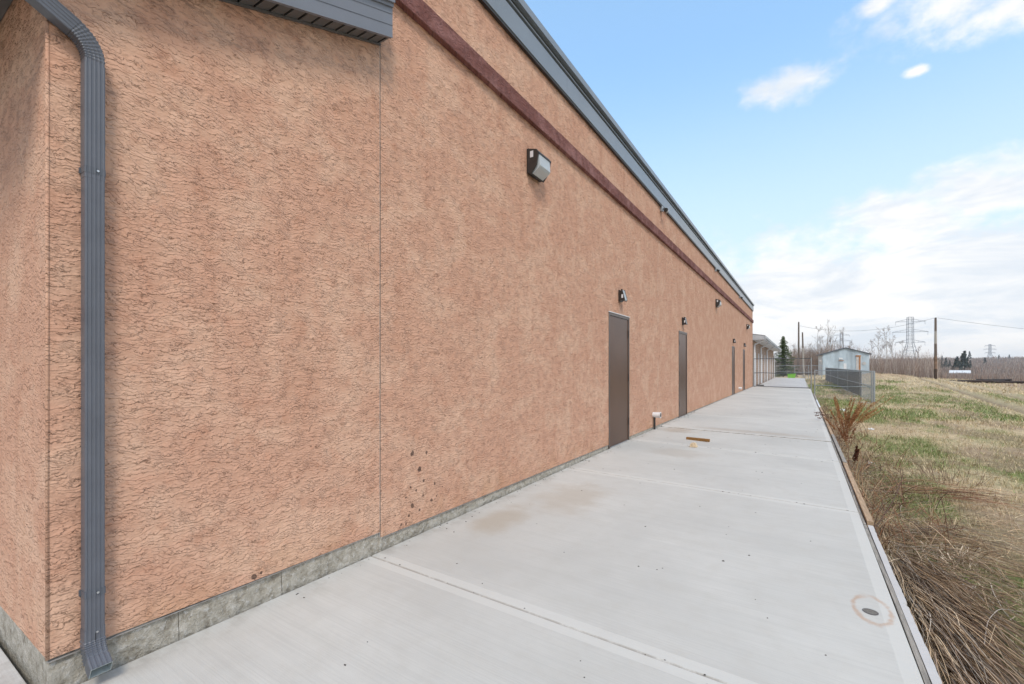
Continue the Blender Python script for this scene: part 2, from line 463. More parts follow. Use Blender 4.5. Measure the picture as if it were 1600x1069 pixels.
mat_galv = simple('galvanised_pipe', (0.36, 0.385, 0.40), 0.42, 0.55, 0.18, 12.0)
mat_rail_dark = simple('weathered_dark_pipe', (0.085, 0.09, 0.095), 0.5, 0.3, 0.2)
mat_wire = simple('chain_link_wire', (0.30, 0.31, 0.32), 0.5, 0.5, 0.2)
mat_pvc = simple('white_pvc', (0.70, 0.70, 0.70), 0.35, 0, 0.06)
mat_white = simple('white_trim', (0.68, 0.69, 0.70), 0.45, 0, 0.08)
mat_wroof = simple('pale_grey_trim', (0.46, 0.49, 0.52), 0.5, 0, 0.10)
mat_board = simple('grey_form_board', (0.29, 0.265, 0.23), 0.85, 0, 0.45, 6.0, 0.004, 30.0, (12, 1, 12))
mat_board2 = simple('tan_form_board', (0.40, 0.275, 0.17), 0.8, 0, 0.35, 6.0, 0.003, 30.0, (12, 1, 12))
mat_stick = simple('rusty_brown_stick', (0.25, 0.125, 0.035), 0.75, 0, 0.4, 14.0, 0.002, 60.0, (1, 10, 10))
mat_chip = simple('pale_wood_chip', (0.60, 0.47, 0.31), 0.75, 0, 0.3, 40.0, 0.002, 60.0)
mat_debris = simple('dark_crumb', (0.06, 0.052, 0.045), 0.95, 0, 0.4, 50.0)
mat_paper = simple('white_litter', (0.75, 0.75, 0.74), 0.7, 0, 0.08, 30.0)
mat_glass, tg, bg_, og = new_mat('prismatic_lens')
g_ = tg.n('ShaderNodeNewGeometry').outputs['Position']
wv = tg.n('ShaderNodeTexWave', {'Vector': g_, 'Scale': 26.0, 'Distortion': 0.0}, bands_direction='Y').outputs[1]
bg_.inputs['Base Color'].default_value = (0.52, 0.56, 0.58, 1); bg_.inputs['Roughness'].default_value = 0.12
bg_.inputs['Transmission Weight'].default_value = 0.12; bg_.inputs['IOR'].default_value = 1.45
tg.L.new(tg.n('ShaderNodeBump', {'Height': wv, 'Strength': 0.4, 'Distance': 0.003}).outputs[0], bg_.inputs['Normal'])

def tinted(name, rough=0.85, var=0.25, scale=40.0, trans=0.0, bump=0.0):
    m, t, b, o = new_mat(name)
    a = t.n('ShaderNodeAttribute', attribute_name='tint').outputs[0]
    g = t.n('ShaderNodeNewGeometry').outputs['Position']
    n = t.noise(g, scale, 6, 0.65)
    k = t.ramp(n, [(0.28, 1-var), (0.72, 1+var*0.4)])
    c = t.mix(1.0, a, k, 'MULTIPLY')
    t.L.new(c, b.inputs['Base Color']); b.inputs['Roughness'].default_value = rough
    b.inputs['Specular IOR Level'].default_value = 0.25
    if bump:
        n2 = t.noise(g, scale*0.6, 8, 0.72)
        t.L.new(t.n('ShaderNodeBump', {'Height': n2, 'Strength': 0.9, 'Distance': bump}).outputs[0], b.inputs['Normal'])
    return m
mat_ground = tinted('field_ground', 0.95, 0.45, 9.0, bump=0.05)
mat_blade = tinted('grass_blade', 0.7, 0.15, 30.0)
mat_twig = tinted('bare_twig', 0.85, 0.15, 3.0)
mat_needle = tinted('spruce_needle', 0.8, 0.3, 6.0)

# ------------------------------------------------------------------ terrain
def crest_z(x):
    return np.interp(x, [-40, 0, 5, 10, 14, 20, 30, 60, 200], [0.1, 0.1, 0.08, -0.02, -0.20, -0.42, -0.8, -1.8, -6])
def ground_z(x, y):
    x = np.asarray(x, float); y = np.asarray(y, float)
    near = -0.27 - 0.02*np.clip(x-0.5, 0, 6)
    z = near + (crest_z(x) - near)*ss(y, 25, 76)
    # shallow trough along the slab edge
    z = z - 0.05*np.exp(-((x-0.75)/0.25)**2)*ss(y, 14, 8)
    # beyond the crest the land drops into a valley, then climbs to a wooded ridge
    r = np.hypot(x, y)
    drop = ss(y, 78, 130)
    valley = np.interp(r, [0, 130, 250, 450, 750, 1100, 1350, 1700, 5000], [-3.2, -3.2, -5, -5.5, -3, 4, 12, 10, 8])
    z = z*(1-drop) + valley*drop
    # two-rut vehicle track
    xt = 7.35 + 0.1*(y-25.8)
    on = ss(y, 5, 15)*(1-ss(y, 80, 95))
    for off in (0.0, 1.7):
        z = z - 0.10*np.exp(-((x-xt-off)/0.22)**2)*on
        z = z + 0.05*np.exp(-((x-xt-off-0.5)/0.3)**2)*on
    # spoil mounds right of the shed
    for (mx, my, mr, mh) in ((7.2, 70, 1.6, .55), (8.9, 72, 1.5, .35), (10.6, 73, 1.8, .28), (3.4, 66, 2.0, .35)):
        z = z + mh*np.exp(-(((x-mx)/mr)**2 + ((y-my)/(mr*1.1))**2))
    n = (fbm(x*0.6, y*0.6, 4)-0.5)*0.10 + (fbm(x*4, y*4, 3)-0.5)*0.05
    z = z + n*ss(x, 0.5, 0.9)*np.where(x > 0.45, 1, 0)
    return z
GREEN = np.array((0.20, 0.235, 0.075)); TAN = np.array((0.58, 0.455, 0.285)); BROWN = np.array((0.33, 0.235, 0.155))
DIRT = np.array((0.30, 0.22, 0.14)); RED = np.array((0.38, 0.255, 0.20)); BRUSH = np.array((0.32, 0.265, 0.225))
def ground_col(x, y):
    x = np.asarray(x, float); y = np.asarray(y, float)
    # patches drawn out along the mower / wind direction, roughly across the view
    gpat = fbm(x*0.42+3, y*0.16+8, 4) + 0.35*(fbm(x*2.2, y*1.1, 3)-0.5)
    band = np.exp(-((y-27-0.4*x)/9.0)**2)*0.16 + np.exp(-((y-9.0-x)/3.6)**2)*0.10*ss(x, 0.9, 1.6)
    band = band + np.exp(-((y-4.0)/1.0)**2)*0.36*ss(x, 0.85, 1.1) - 0.30*ss(y, 52, 66) - 0.2*ss(x-0.1*y, 4.5, 6.5)
    band = band - 0.12*np.exp(-((y-15-0.6*x)/2.5)**2)
    g = ss(gpat+band, 0.38, 0.60)*0.92
    tb = ss(fbm(x*1.3+40, y*0.7+3, 4), 0.42, 0.62)
    c = TAN*(1-tb)[..., None] + (TAN*0.75+BROWN*0.25)*tb[..., None]
    c = c*(1-g)[..., None] + GREEN*g[..., None]
    b = ss(fbm(x*0.8+11, y*0.35+30, 4), 0.58, 0.68)*0.7
    b = np.maximum(b, ss(x, 1.05, 0.6)*ss(y, 30, 6)*0.8)
    c = c*(1-b)[..., None] + BROWN*b[..., None]
    xt = 7.35 + 0.1*(y-25.8); on = ss(y, 5, 15)*(1-ss(y, 80, 95))
    sd_ = np.maximum(np.exp(-((x-xt)/0.6)**4), np.exp(-((x-xt-1.7)/0.5)**4))*on*0.8
    c = c*(1-sd_)[..., None] + TAN*sd_[..., None]
    tr = np.maximum(np.exp(-((x-xt+.05)/0.20)**4), np.exp(-((x-xt-1.65)/0.16)**4))*on
    c = c*(1-0.85*tr)[..., None] + DIRT*0.8*(0.85*tr)[..., None]
    rd = ss(x-0.1*y, 7.5, 10.5)*(1-ss(y, 70, 80))*ss(y, 18, 30)
    c = c*(1-0.8*rd)[..., None] + RED*(0.8*rd)[..., None]
    md = 0
    for (mx, my, mr) in ((7.2, 70, 1.6), (8.9, 72, 1.5), (10.6, 73, 1.8), (3.4, 66, 2.0)):
        md = np.maximum(md, np.exp(-(((x-mx)/mr)**2+((y-my)/mr)**2)))
    c = c*(1-md)[..., None] + np.array((0.44, 0.31, 0.19))*md[..., None]
    br = ss(y, 80, 95)
    far = fbm(x*0.02, y*0.012, 4)
    bc = BRUSH[None]*(0.75+0.6*far)[..., None] if far.ndim == 1 else BRUSH*(0.75+0.6*far)[..., None]
    c = c*(1-br)[..., None] + bc*br[..., None]
    return c
def graded(segs):
    out = []
    for a, b, st in segs: out += list(np.arange(a, b-1e-6, st))
    out.append(segs[-1][1]); return np.array(out)
gx = graded([(-1500, -300, 150), (-300, -40, 20), (-40, -4, 3), (-4, 0.45, 0.6), (0.45, 3.5, 0.07), (3.5, 14, 0.17), (14, 30, 0.8), (30, 100, 5), (100, 400, 25), (400, 3000, 130)])
gy = graded([(-1500, -200, 130), (-200, -20, 20), (-20, 0, 2), (0, 12, 0.10), (12, 35, 0.25), (35, 90, 0.6), (90, 180, 4), (180, 600, 20), (600, 4500, 65)])
X, Y = np.meshgrid(gx, gy)
Z = ground_z(X, Y)
Z = np.where(X < 0.44, np.where(Y < 78, -0.35, Z), Z)
V = np.stack([X, Y, Z], -1).reshape(-1, 3)
ny, nx = X.shape
idx = np.arange(nx*ny).reshape(ny, nx)
F = np.stack([idx[:-1, :-1], idx[:-1, 1:], idx[1:, 1:], idx[1:, :-1]], -1).reshape(-1, 4)
ground = np_mesh('ground', V, F, mat_ground, cols=ground_col(V[:, 0], V[:, 1]), smooth=True, nper=4)
tag(ground, 'uneven field of green and straw coloured spring grass with a vehicle track', kind='structure')

# ------------------------------------------------------------------ sidewalk slabs
WX = -2.6                       # main wall plane
EX = 0.461                      # slab free edge
def slab_z(x, y):
    return np.interp(y, [0, 2.2, 5.5, 8, 11, 33, 60], [0, 0, 0.025, 0.045, 0.055, 0.07, 0.10]) - 0.020*(x-WX)
joints = [-2.4, 2.2, 5.42, 8.05, 10.0, 13.0, 16.0, 19.0, 22.0, 25.3, 28.8, 32.45]
walk = MB().box(WX-0.0, EX-0.02, -2.4, 60, -0.40, -0.13).obj('sidewalk', mat_found)
tag(walk, 'long broom finished concrete walk between the stucco wall and the grass', kind='structure')
def make_slab(y0, y1, x0, x1, mat, name='slab', zoff=0.0, ub=0.005):
    g = 0.003
    y0 += g; y1 -= g
    xs = [x0, x0+0.01, x0+0.3, (x0+x1)/2, x1-0.3, x1-ub, x1]
    ys = [y0, y0+ub, y0+0.2, (y0+y1)/2, y1-0.2, y1-ub, y1]
    vs, fs, uv = [], [], []
    for j, y in enumerate(ys):
        for i, x in enumerate(xs):
            dz = -0.006*((i == len(xs)-1) or (j == 0) or (j == len(ys)-1))
            vs.append((x, y, float(slab_z(x, y))+dz+zoff))
            uv.append((min(y-y0, y1-y), x1-x))
    n = len(xs)
    for j in range(len(ys)-1):
        for i in range(n-1):
            fs.append((j*n+i, j*n+i+1, (j+1)*n+i+1, (j+1)*n+i))
    rim = [j for j in range(n)] + [k*n+n-1 for k in range(1, len(ys))] + [(len(ys)-1)*n+i for i in range(n-2, -1, -1)] + [k*n for k in range(len(ys)-2, 0, -1)]
    b0 = len(vs)
    for r in rim:
        vs.append((vs[r][0], vs[r][1], vs[r][2]-0.11)); uv.append(uv[r])
    for k in range(len(rim)):
        a, b = rim[k], rim[(k+1) % len(rim)]
        fs.append((b, a, b0+k, b0+(k+1) % len(rim)))
    me = bpy.data.meshes.new(name); me.from_pydata(vs, [], fs)
    ul = me.uv_layers.new(name='UVMap')
    for lp in me.loops: ul.data[lp.index].uv = uv[lp.vertex_index]
    me.materials.append(mat)
    o = bpy.data.objects.new(name, me); COL.objects.link(o); o.parent = walk
    return o
for k in range(len(joints)-1):
    zo = 0.0 if joints[k] < 9.9 else 0.014
    make_slab(joints[k], joints[k+1], WX+0.012, EX, mat_slab, zoff=zo)
# paler slabs behind the gate
for a, b in ((32.45, 41), (41, 50), (50, 58.6)):
    make_slab(a, b, -2.45, EX-0.15, mat_slab2, zoff=0.035)
# slab round the left end of the building
side = MB().box(-9, WX-0.003, -2.4, 0.0, -0.40, -0.13).obj('side_path', mat_found)
tag(side, 'concrete path running along the left end of the building', kind='structure')
for a, b in ((-3.9, WX-0.006), (-5.6, -3.91), (-9, -5.61)):
    v = MB(); v.box(a, b, -2.395, 0.53, -0.12, -0.004)
    s = v.obj('slab', mat_slab2, side, bevel=0.005)

# drain hole in the slab: a recessed dark plug with a metal rim
dr = empty('drain_plug', (0.333, 3.29, float(slab_z(0.333, 3.29))))
tag(dr, 'round dark plug set in the slab inside an orange rust ring', 'drain plug')
pl = MB(); pl.tube([(0, 0, -0.02), (0, 0, 0.0012)], 0.033, 20); pl.obj('plug', mat_strapp, dr)
rm = MB()
for k in range(20):
    a, b = 2*math.pi*k/20, 2*math.pi*(k+1)/20
    rm.quad((.033*math.cos(a), .033*math.sin(a), .0022), (.038*math.cos(a), .038*math.sin(a), .0012), (.038*math.cos(b), .038*math.sin(b), .0012), (.033*math.cos(b), .033*math.sin(b), .0022))
rm.obj('rim', mat_frame, dr)

# form boards and the concrete lip outside the slab
form = empty('form_boards', (EX, 0, 0))
tag(form, 'weathered timber form boards left standing along the outer slab edge', 'form board')
y = -2.0
k = 0
while y < 32:
    L = random.uniform(2.6, 3.6)
    if k == 0: L = 7.05
    b = MB()
    n = 10
    pts = []
    for i in range(n+1):
        yy = y + (L-0.01)*i/n
        w = 0.003*math.sin(yy*2.1)+0.002*math.sin(yy*7)
        pts.append((EX+0.004+w, yy, float(slab_z(EX, yy))-0.004+0.003*math.sin(yy*5.3)))
    if y > 4.9: pts = [(p[0], p[1], p[2]+0.0) for p in pts]
    th = 0.022
    for i in range(n):
        a, c = pts[i], pts[i+1]
        j = len(b.v)
        for p in (a, c):
            b.v += [(p[0]-EX, p[1], p[2]-0.16), (p[0]+th-EX, p[1], p[2]-0.16), (p[0]+th-EX, p[1], p[2]), (p[0]-EX, p[1], p[2])]
        for q in range(4): b.f.append((j+q, j+(q+1) % 4, j+4+(q+1) % 4, j+4+q))
    b.obj('board', mat_board, form)
    y += L; k += 1
# tan outer boards: from where the lip ends, slightly leaning
for (ya, yb, mt, dx) in ((5.10, 7.9, mat_board2, 0.0), (7.95, 11.0, mat_board, 0.004), (11.05, 14.4, mat_board2, 0.0), (14.45, 18, mat_board2, 0.006), (18.05, 22, mat_white, 0.0), (22.05, 26.8, mat_board, 0.004)):
    b = MB(); x0 = 0.032+dx; w = 0.042
    za, zb = float(slab_z(EX, ya)), float(slab_z(EX, yb))
    b.v += [(x0, ya, za-.2), (x0+w, ya, za-.2), (x0+w+.006, ya, za+.018), (x0, ya, za+.022), (x0+.004, yb, zb-.2), (x0+w, yb, zb-.2), (x0+w+.004, yb, zb+.02), (x0, yb, zb+.022)]
    b.f += [(0,1,2,3),(7,6,5,4),(0,4,5,1),(1,5,6,2),(2,6,7,3),(3,7,4,0)]
    b.obj('board', mt, form, bevel=0.002)
# concrete lip, ragged outer edge
vs, fs = [], []
ys = np.linspace(-2.0, 5.05, 190)
for i, yy in enumerate(ys):
    xr = EX+0.072+0.0012*math.sin(yy*9)+0.0045*(fbm(np.array([yy*38]), np.array([2.0]))[0]-.5)*2
    if (i % 37) < 1: xr -= 0.018
    z0 = float(slab_z(EX, yy))-0.002+0.004*(fbm(np.array([yy*5]), np.array([9.0]))[0]-.5)
    vs += [(EX+0.031, yy, z0-.2), (EX+0.031, yy, z0), (xr-.004, yy, z0-.001), (xr, yy, z0-.012), (xr+.01, yy, z0-.25)]
for i in range(len(ys)-1):
    for q in range(4): fs.append((i*5+q, i*5+q+1, i*5+5+q+1, i*5+5+q))
lip = MB(); lip.v = vs; lip.f = fs
lip = lip.obj('slab_lip', mat_slab2, walk, fix=True)

# ------------------------------------------------------------------ main building
bld = empty('commercial_building', (WX, 0.55, 0))
tag(bld, 'long windowless commercial building of peach textured stucco with a maroon band', 'building')
def P(o):      # parts are built in world coordinates; keep them there under the empty
    o.location = (-bld.location.x, -bld.location.y, 0); return o
def wall_grid(name, plane, a0, a1, step, z0f, z1f, mat, flip=False, X0=WX, rel=True):
    n = int(round((a1-a0)/step)); A = np.linspace(a0, a1, n+1)
    mz = int(round((max(z1f(A))-min(z0f(A)))/step)); T = np.linspace(0, 1, mz+1)
    AA, TT = np.meshgrid(A, T)
    ZZ = z0f(AA) + (z1f(AA)-z0f(AA))*TT
    H = relief(AA, ZZ)
    if plane == 'x': V = np.stack([X0+H, AA, ZZ], -1)
    else: V = np.stack([AA, X0-H, ZZ], -1)
    ny, nx = AA.shape; idx = np.arange(nx*ny).reshape(ny, nx)
    F = np.stack([idx[:-1, :-1], idx[:-1, 1:], idx[1:, 1:], idx[1:, :-1]], -1).reshape(-1, 4)
    return P(np_mesh(name, V.reshape(-1, 3), F, mat, bld, smooth=True, nper=4))
def relief(a, z):      # gentle hand-trowelled unevenness of the wall, a few mm
    return 0.004*(fbm(a*2.0+60, z*2.6+4, 4)-0.5) + 0.0022*(fbm(a*14+9, z*30+4, 4)-0.5)
rake = lambda yy: 3.29+0.374*(yy-1.2)
TOP = 4.88
Y1 = 2.292
# low wing wall (in front), return wall, high wall near part
wall_grid('wall', 'x', 0.55, Y1-0.004, 0.012, lambda a: 0.150-0.006*(a-.55), lambda a: rake(a)+0.12, mat_stucco)
wall_grid('wall', 'y', -9.0, WX, 0.03, lambda a: 0*a+0.150, lambda a: 0*a+3.2, mat_stucco, X0=0.55)
DOORS = [(6.97, 8.0), (11.9, 12.88), (22.3, 23.3), (26.8, 27.8)]
DH = 2.19
YE = 32.5
cuts = [Y1+0.004] + [v for d in DOORS for v in d] + [YE]
wv_, wf_ = [], []
def wq(y0, y1, z0, z1):
    nyy = max(1, int((y1-y0)/0.05)) if y0 < 14 else max(1, int((y1-y0)/0.2)); nz = max(1, int((z1-z0)/0.1))
    A, T = np.meshgrid(np.linspace(y0, y1, nyy+1), np.linspace(z0, z1, nz+1))
    H = relief(A, T); i0 = len(wv_)
    wv_.extend(np.stack([WX+H, A, T], -1).reshape(-1, 3).tolist())
    w = nyy+1
    for j in range(nz):
        for i in range(nyy): wf_.append((i0+j*w+i, i0+j*w+i+1, i0+(j+1)*w+i+1, i0+(j+1)*w+i))
zfoot = 0.095
for k in range(len(cuts)-1):
    a, b = cuts[k], cuts[k+1]
    if (a, b) in DOORS: wq(a, b, float(slab_z(WX, a))+DH, TOP)
    else: wq(a, b, zfoot if k > 0 else 0.098, TOP)
P(np_mesh('wall', np.array(wv_), np.array(wf_), mat_stucco, bld, smooth=True, nper=4))
# end walls, back, roof of the high block
e = MB(); e.box(-22, WX-0.02, Y1+0.006, Y1+0.03, 3.0, TOP+0.3); P(e.obj('end_wall', mat_stucco, bld))
e = MB(); e.box(-22, WX-0.001, YE-0.02, YE, 0.0, TOP+0.3); P(e.obj('end_wall', mat_stucco, bld))
e = MB(); e.box(-22, WX-0.02, Y1+0.03, YE-0.02, 5.0, 5.1); P(e.obj('roof', mat_roof, bld))
e = MB(); e.box(-22.2, -22, 0.55, YE, 0.0, 5.25); P(e.obj('rear_wall', mat_stucco, bld))
# control joint between the two walls
e = MB(); e.box(WX-0.02, WX-0.0035, Y1-0.0045, Y1+0.0045, 0.10, 3.74); P(e.obj('joint_seal', mat_seal, bld))
# faint stucco panel joint line further on is only a hairline: a second seal
e = MB(); e.box(WX-0.02, WX+0.0005, 9.93, 9.936, 0.1, 4.08); P(e.obj('joint_seal', mat_found, bld))
# corner bead
e = MB(); e.tube([(WX-0.001, 0.551, 0.150), (WX-0.001, 0.551, 3.1)], 0.006, 8); P(e.obj('corner_bead', mat_stucco, bld, smooth=True))
# foundation: separate weathered lengths, recessed behind the stucco drip
def found(y0, y1, zt, dx=0.0, nseg=0.03):
    ys = np.arange(y0, y1, nseg).tolist()+[y1]
    zs = [-0.15, 0.0, 0.03, 0.06, 0.09, 0.12, zt] if zt > .125 else [-0.15, 0, 0.03, 0.06, zt]
    vs, fs = [], []
    for yy in ys:
        for q, zz in enumerate(zs):
            h = (fbm(np.array([yy*9.0]), np.array([zz*14+3]), 4)[0]-.5)*0.020
            vs.append((WX-0.010+dx+h, yy, zz))
    n = len(zs)
    for i in range(len(ys)-1):
        for q in range(n-1): fs.append((i*n+q, (i+1)*n+q, (i+1)*n+q+1, i*n+q+1))
    m = MB(); m.v = vs; m.f = fs
    P(m.obj('foundation', mat_found, bld, fix=False))
found(0.553, 1.019, 0.152); found(1.020, 1.289, 0.150, 0.003); found(1.29, 1.549, 0.148, -0.001); found(1.55, 2.285, 0.146, 0.002)
found(2.31, 6.96, 0.1, 0.0); found(8.01, 11.89, 0.1, 0, .1); found(12.89, 22.29, 0.1, 0, .2); found(23.31, 26.79, 0.1, 0, .2); found(27.81, YE, 0.1, 0, .2)
e = MB(); e.box(-9, WX-0.012, 0.556, 0.57, -0.15, 0.152); P(e.obj('foundation', mat_found, bld))
e = MB(); e.box(WX-0.014, WX+0.004, Y1-0.01, Y1+0.012, -0.05, 0.10); P(e.obj('foundation', mat_found, bld))
# metal weep screed at the stucco foot
e = MB(); e.box(WX-0.012, WX+0.004, 0.552, 2.285, 0.1375, 0.1395); P(e.obj('drip_bead', mat_seal, bld))
e = MB(); e.box(WX-0.012, WX+0.003, 2.31, 6.96, 0.092, 0.0945); P(e.obj('drip_bead', mat_seal, bld))
# maroon band
bz0, bz1 = 4.105, 4.285
vs, fs = [], []
ys = np.linspace(Y1+0.006, YE+0.03, 420)
for i, yy in enumerate(ys):
    j = (fbm(np.array([yy*10]), np.array([1.0]))[0]-.5)*0.012
    j2 = (fbm(np.array([yy*10]), np.array([7.0]))[0]-.5)*0.012
    vs += [(WX-.01, yy, bz0), (WX+0.045, yy, bz0+j*.4), (WX+0.050, yy, bz0+.006), (WX+0.050, yy, bz1-.01+j2), (WX+0.042, yy, bz1+j2), (WX-.01, yy, bz1+.01)]
for i in range(len(ys)-1):
    for q in range(5): fs.append((i*6+q, (i+1)*6+q, (i+1)*6+q+1, i*6+q+1))
fs.append(tuple(range(6))); fs.append(tuple(len(vs)-1-q for q in range(6)))
m = MB(); m.v = vs; m.f = fs; P(m.obj('maroon_band', mat_band, bld))
# parapet flashing in sheet lengths
prof = [(-0.02, 4.855), (0.004, 4.855), (0.048, 4.865), (0.050, 5.095), (0.006, 5.10), (0.006, 5.138), (0.050, 5.142), (0.052, 5.156), (0.006, 5.160), (0.006, 5.195),
        (0.092, 5.195), (0.094, 5.275), (0.07, 5.285), (-0.25, 5.30), (-0.25, 5.10)]
m = MB(); m.box(WX+0.007, WX+0.024, Y1, YE+0.05, 5.099, 5.139); m.box(WX+0.007, WX+0.030, Y1, YE+0.05, 5.161, 5.194); P(m.obj('recess_shade_strip', mat_recess_shade, bld))  # dark strips standing in for the shade inside the flashing recesses
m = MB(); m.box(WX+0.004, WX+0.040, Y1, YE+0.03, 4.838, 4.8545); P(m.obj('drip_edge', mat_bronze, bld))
yy = Y1
k = 0
while yy < YE:
    y2 = min(yy+3.05, YE+0.06)
    if YE - y2 < 1.0: y2 = YE+0.06
    m = MB(); m.prism([(WX+p[0], p[1]+0.0008*(k % 2)) for p in prof], 'y', yy+0.0015, y2-0.0015)
    P(m.obj('flashing', mat_flash, bld)); yy = y2; k += 1

# doors
for i, (a, b) in enumerate(DOORS):
    z0 = float(slab_z(WX, a))+0.005; z1 = z0+DH-0.006
    lab = ['brown metal door under a small bronze lamp, hinges on the far side', None, None, None][i]
    fr = MB(); x0, x1 = WX-0.16, WX+0.006; fw = 0.045
    fr.box(x0, x1, a+0.001, a+fw, z0, z1); fr.box(x0, x1, b-fw, b-0.001, z0, z1); fr.box(x0, x1-.001, a+fw, b-fw, z1-fw, z1)
    d = MB(); d.box(WX-0.06, WX-0.006, a+fw+0.004, b-fw-0.004, z0+0.008, z1-fw-0.004)
    do = P(d.obj('door', mat_door, bld, bevel=0.002))
    f_ = fr.obj('frame', mat_frame, do)
    dk = MB(); dk.box(WX-0.2, WX-0.161, a, b, z0, z1); dk.obj('backing', mat_dark, do)
    tr = MB(); tr.box(WX-0.02, WX+0.014, a-0.01, b+0.01, z1+0.001, z1+0.012); tr.obj('drip_cap', mat_white if i == 0 else mat_seal, do)
    hy = (b-fw) if i == 0 else (a+fw)
    for hz in (0.28, 1.05, 1.82):
        if i in (0, 1) or hz > 1.5:
            h = MB(); h.tube([(WX+0.002, hy, z0+hz), (WX+0.002, hy, z0+hz+0.125)], 0.009, 8); h.obj('hinge', mat_bronze, do)
    th = MB(); th.box(WX-0.1, WX+0.012, a+fw, b-fw, z0-0.004, z0+0.006); th.obj('threshold', mat_galv, do)

# low wing: roof, soffit slats, rake fascia, gutter
FX0, FX1 = -2.488, -2.466
ya, yb = 0.12, Y1-0.004
m = MB(); m.prism([(ya, rake(ya)+0.005), (yb+0.0, rake(yb)+0.005), (yb, rake(yb)+0.255), (ya, rake(ya)+0.255)], 'x', FX0, FX1)
P(m.obj('rake_fascia', mat_fascia, bld))
for (o0, o1, pr) in ((0.0, 0.012, 0.004), (0.088, 0.093, 0.003), (0.168, 0.173, 0.003), (0.215, 0.262, 0.012), (0.24, 0.275, 0.028)):
    m = MB(); m.prism([(ya, rake(ya)+o0+.002), (yb-.001, rake(yb)+o0+.002), (yb-.001, rake(yb)+o1), (ya, rake(ya)+o1)], 'x', FX1+0.0005, FX1+pr)
    P(m.obj('fascia_rib', mat_fascia, bld))
m = MB(); m.prism([(ya, rake(ya)+0.20), (yb, rake(yb)+0.20), (yb, rake(yb)+0.30), (ya, rake(ya)+0.30)], 'x', -9.2, FX0-0.002)
P(m.obj('wing_roof', mat_roof, bld))
yy = 0.58; 
while yy < yb-0.02:
    y2 = min(yy+0.088, yb-0.002)
    m = MB(); m.prism([(yy+0.006, rake(yy)+0.006), (y2-0.006, rake(y2)+0.006), (y2-0.006, rake(y2)+0.016), (yy+0.006, rake(yy)+0.016)], 'x', WX+0.008, FX0-0.001)
    P(m.obj('soffit_slat', mat_soffit, bld)); yy = y2
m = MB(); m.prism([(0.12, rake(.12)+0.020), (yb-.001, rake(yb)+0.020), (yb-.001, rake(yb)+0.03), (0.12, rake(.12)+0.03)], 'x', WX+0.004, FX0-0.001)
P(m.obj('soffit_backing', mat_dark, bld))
m = MB(); m.box(WX-0.004, WX+0.016, 0.56, 0.5605, 0, 0.001)
m = MB(); m.prism([(0.56, rake(.56)-0.006), (yb-.002, rake(yb)-0.006), (yb-.002, rake(yb)+0.004), (0.56, rake(.56)+0.004)], 'x', WX+0.004, WX+0.020)
P(m.obj('soffit_trim', mat_soffit, bld))
m = MB(); m.box(-9.2, FX0-0.002, 0.10, 0.548, 3.075, 3.09); P(m.obj('eave_soffit', mat_soffit, bld))
m = MB(); m.prism([(0.09, 3.06), (0.0, 3.06), (-0.04, 3.10), (-0.04, 3.17), (-0.03, 3.17), (-0.03, 3.105), (0.0, 3.07), (0.09, 3.07)], 'x', -9.2, FX1)
P(m.obj('gutter', mat_fascia, bld))

# ------------------------------------------------------------------ downspout (lofted ribbed profile)
def spout_profile(w, d, g=0.0022):
    """closed outline in (u along wall, v out from wall); grooves on the front face"""
    pts = []
    def rib(u0, u1, v, n=4):
        out = []
        for k in range(n):
            c = u0+(u1-u0)*(k+0.5)/n; h = (u1-u0)/n*0.26
            out += [(c-h*1.6, v), (c-h*0.8, v-g), (c+h*0.8, v-g), (c+h*1.6, v)]
        return out
    r = 0.005
    pts += [(-w/2, -d/2), (-w/2, d/2-r), (-w/2+r*.3, d/2-r*.3), (-w/2+r, d/2)]
    pts += rib(-w/2+r, w/2-r, d/2, 4)
    pts += [(w/2-r, d/2), (w/2-r*.3, d/2-r*.3), (w/2, d/2-r), (w/2, -d/2)]
    return pts
SX, SY = -2.566, 0.6845
SW, SD = 0.066, 0.052
def loft(name, frames, mat, parent, cap=True):
    """frames: (centre, u axis, v axis, scale)"""
    m = MB(); n = None
    for c, u, v, s in frames:
        pr = spout_profile(SW*s, SD*s)
        n = len(pr)
        for a, b in pr:
            m.v.append(tuple(c[k]+u[k]*a+v[k]*b for k in range(3)))
    for i in range(len(frames)-1):
        for q in range(n):
            m.f.append((i*n+q, i*n+(q+1) % n, (i+1)*n+(q+1) % n, (i+1)*n+q))
    if cap: m.f.append(tuple(range(n))); m.f.append(tuple((len(frames)-1)*n+q for q in range(n-1, -1, -1)))
    return m.obj(name, mat, parent)
ds = P(loft('downspout', [((SX, SY, z), (0, 1, 0), (1, 0, 0), s) for z, s in ((0.222, 1.0), (2.15, 1.0), (2.1505, 1.03), (2.64, 1.03))], mat_spout, bld))
# upper elbow in the plane of the wall, heading back to the eave gutter
fr = []
rc = 0.13; ang = R(62)
fr.append(((SX, SY, 2.63), (0, 1, 0), (1, 0, 0), 0.99))
nb = 22
for k in range(nb+1):
    a = ang*k/nb
    cy = SY-rc+rc*math.cos(a); cz = 2.655+rc*math.sin(a)
    s = 0.985+0.075*(k % 2)
    fr.append(((SX, cy, cz), (0, math.cos(a), math.sin(a)), (1, 0, 0), s))
loft('elbow', fr, mat_spout, ds)
a = ang; c0 = (SX, SY-rc+rc*math.cos(a), 2.655+rc*math.sin(a))
dv = (0, -math.sin(a), math.cos(a))
L = 0.62
loft('upper_pipe', [((c0[0], c0[1]+dv[1]*q, c0[2]+dv[2]*q), (0, math.cos(a), math.sin(a)), (1, 0, 0), 1.05) for q in (-0.008, L)], mat_spout, ds)
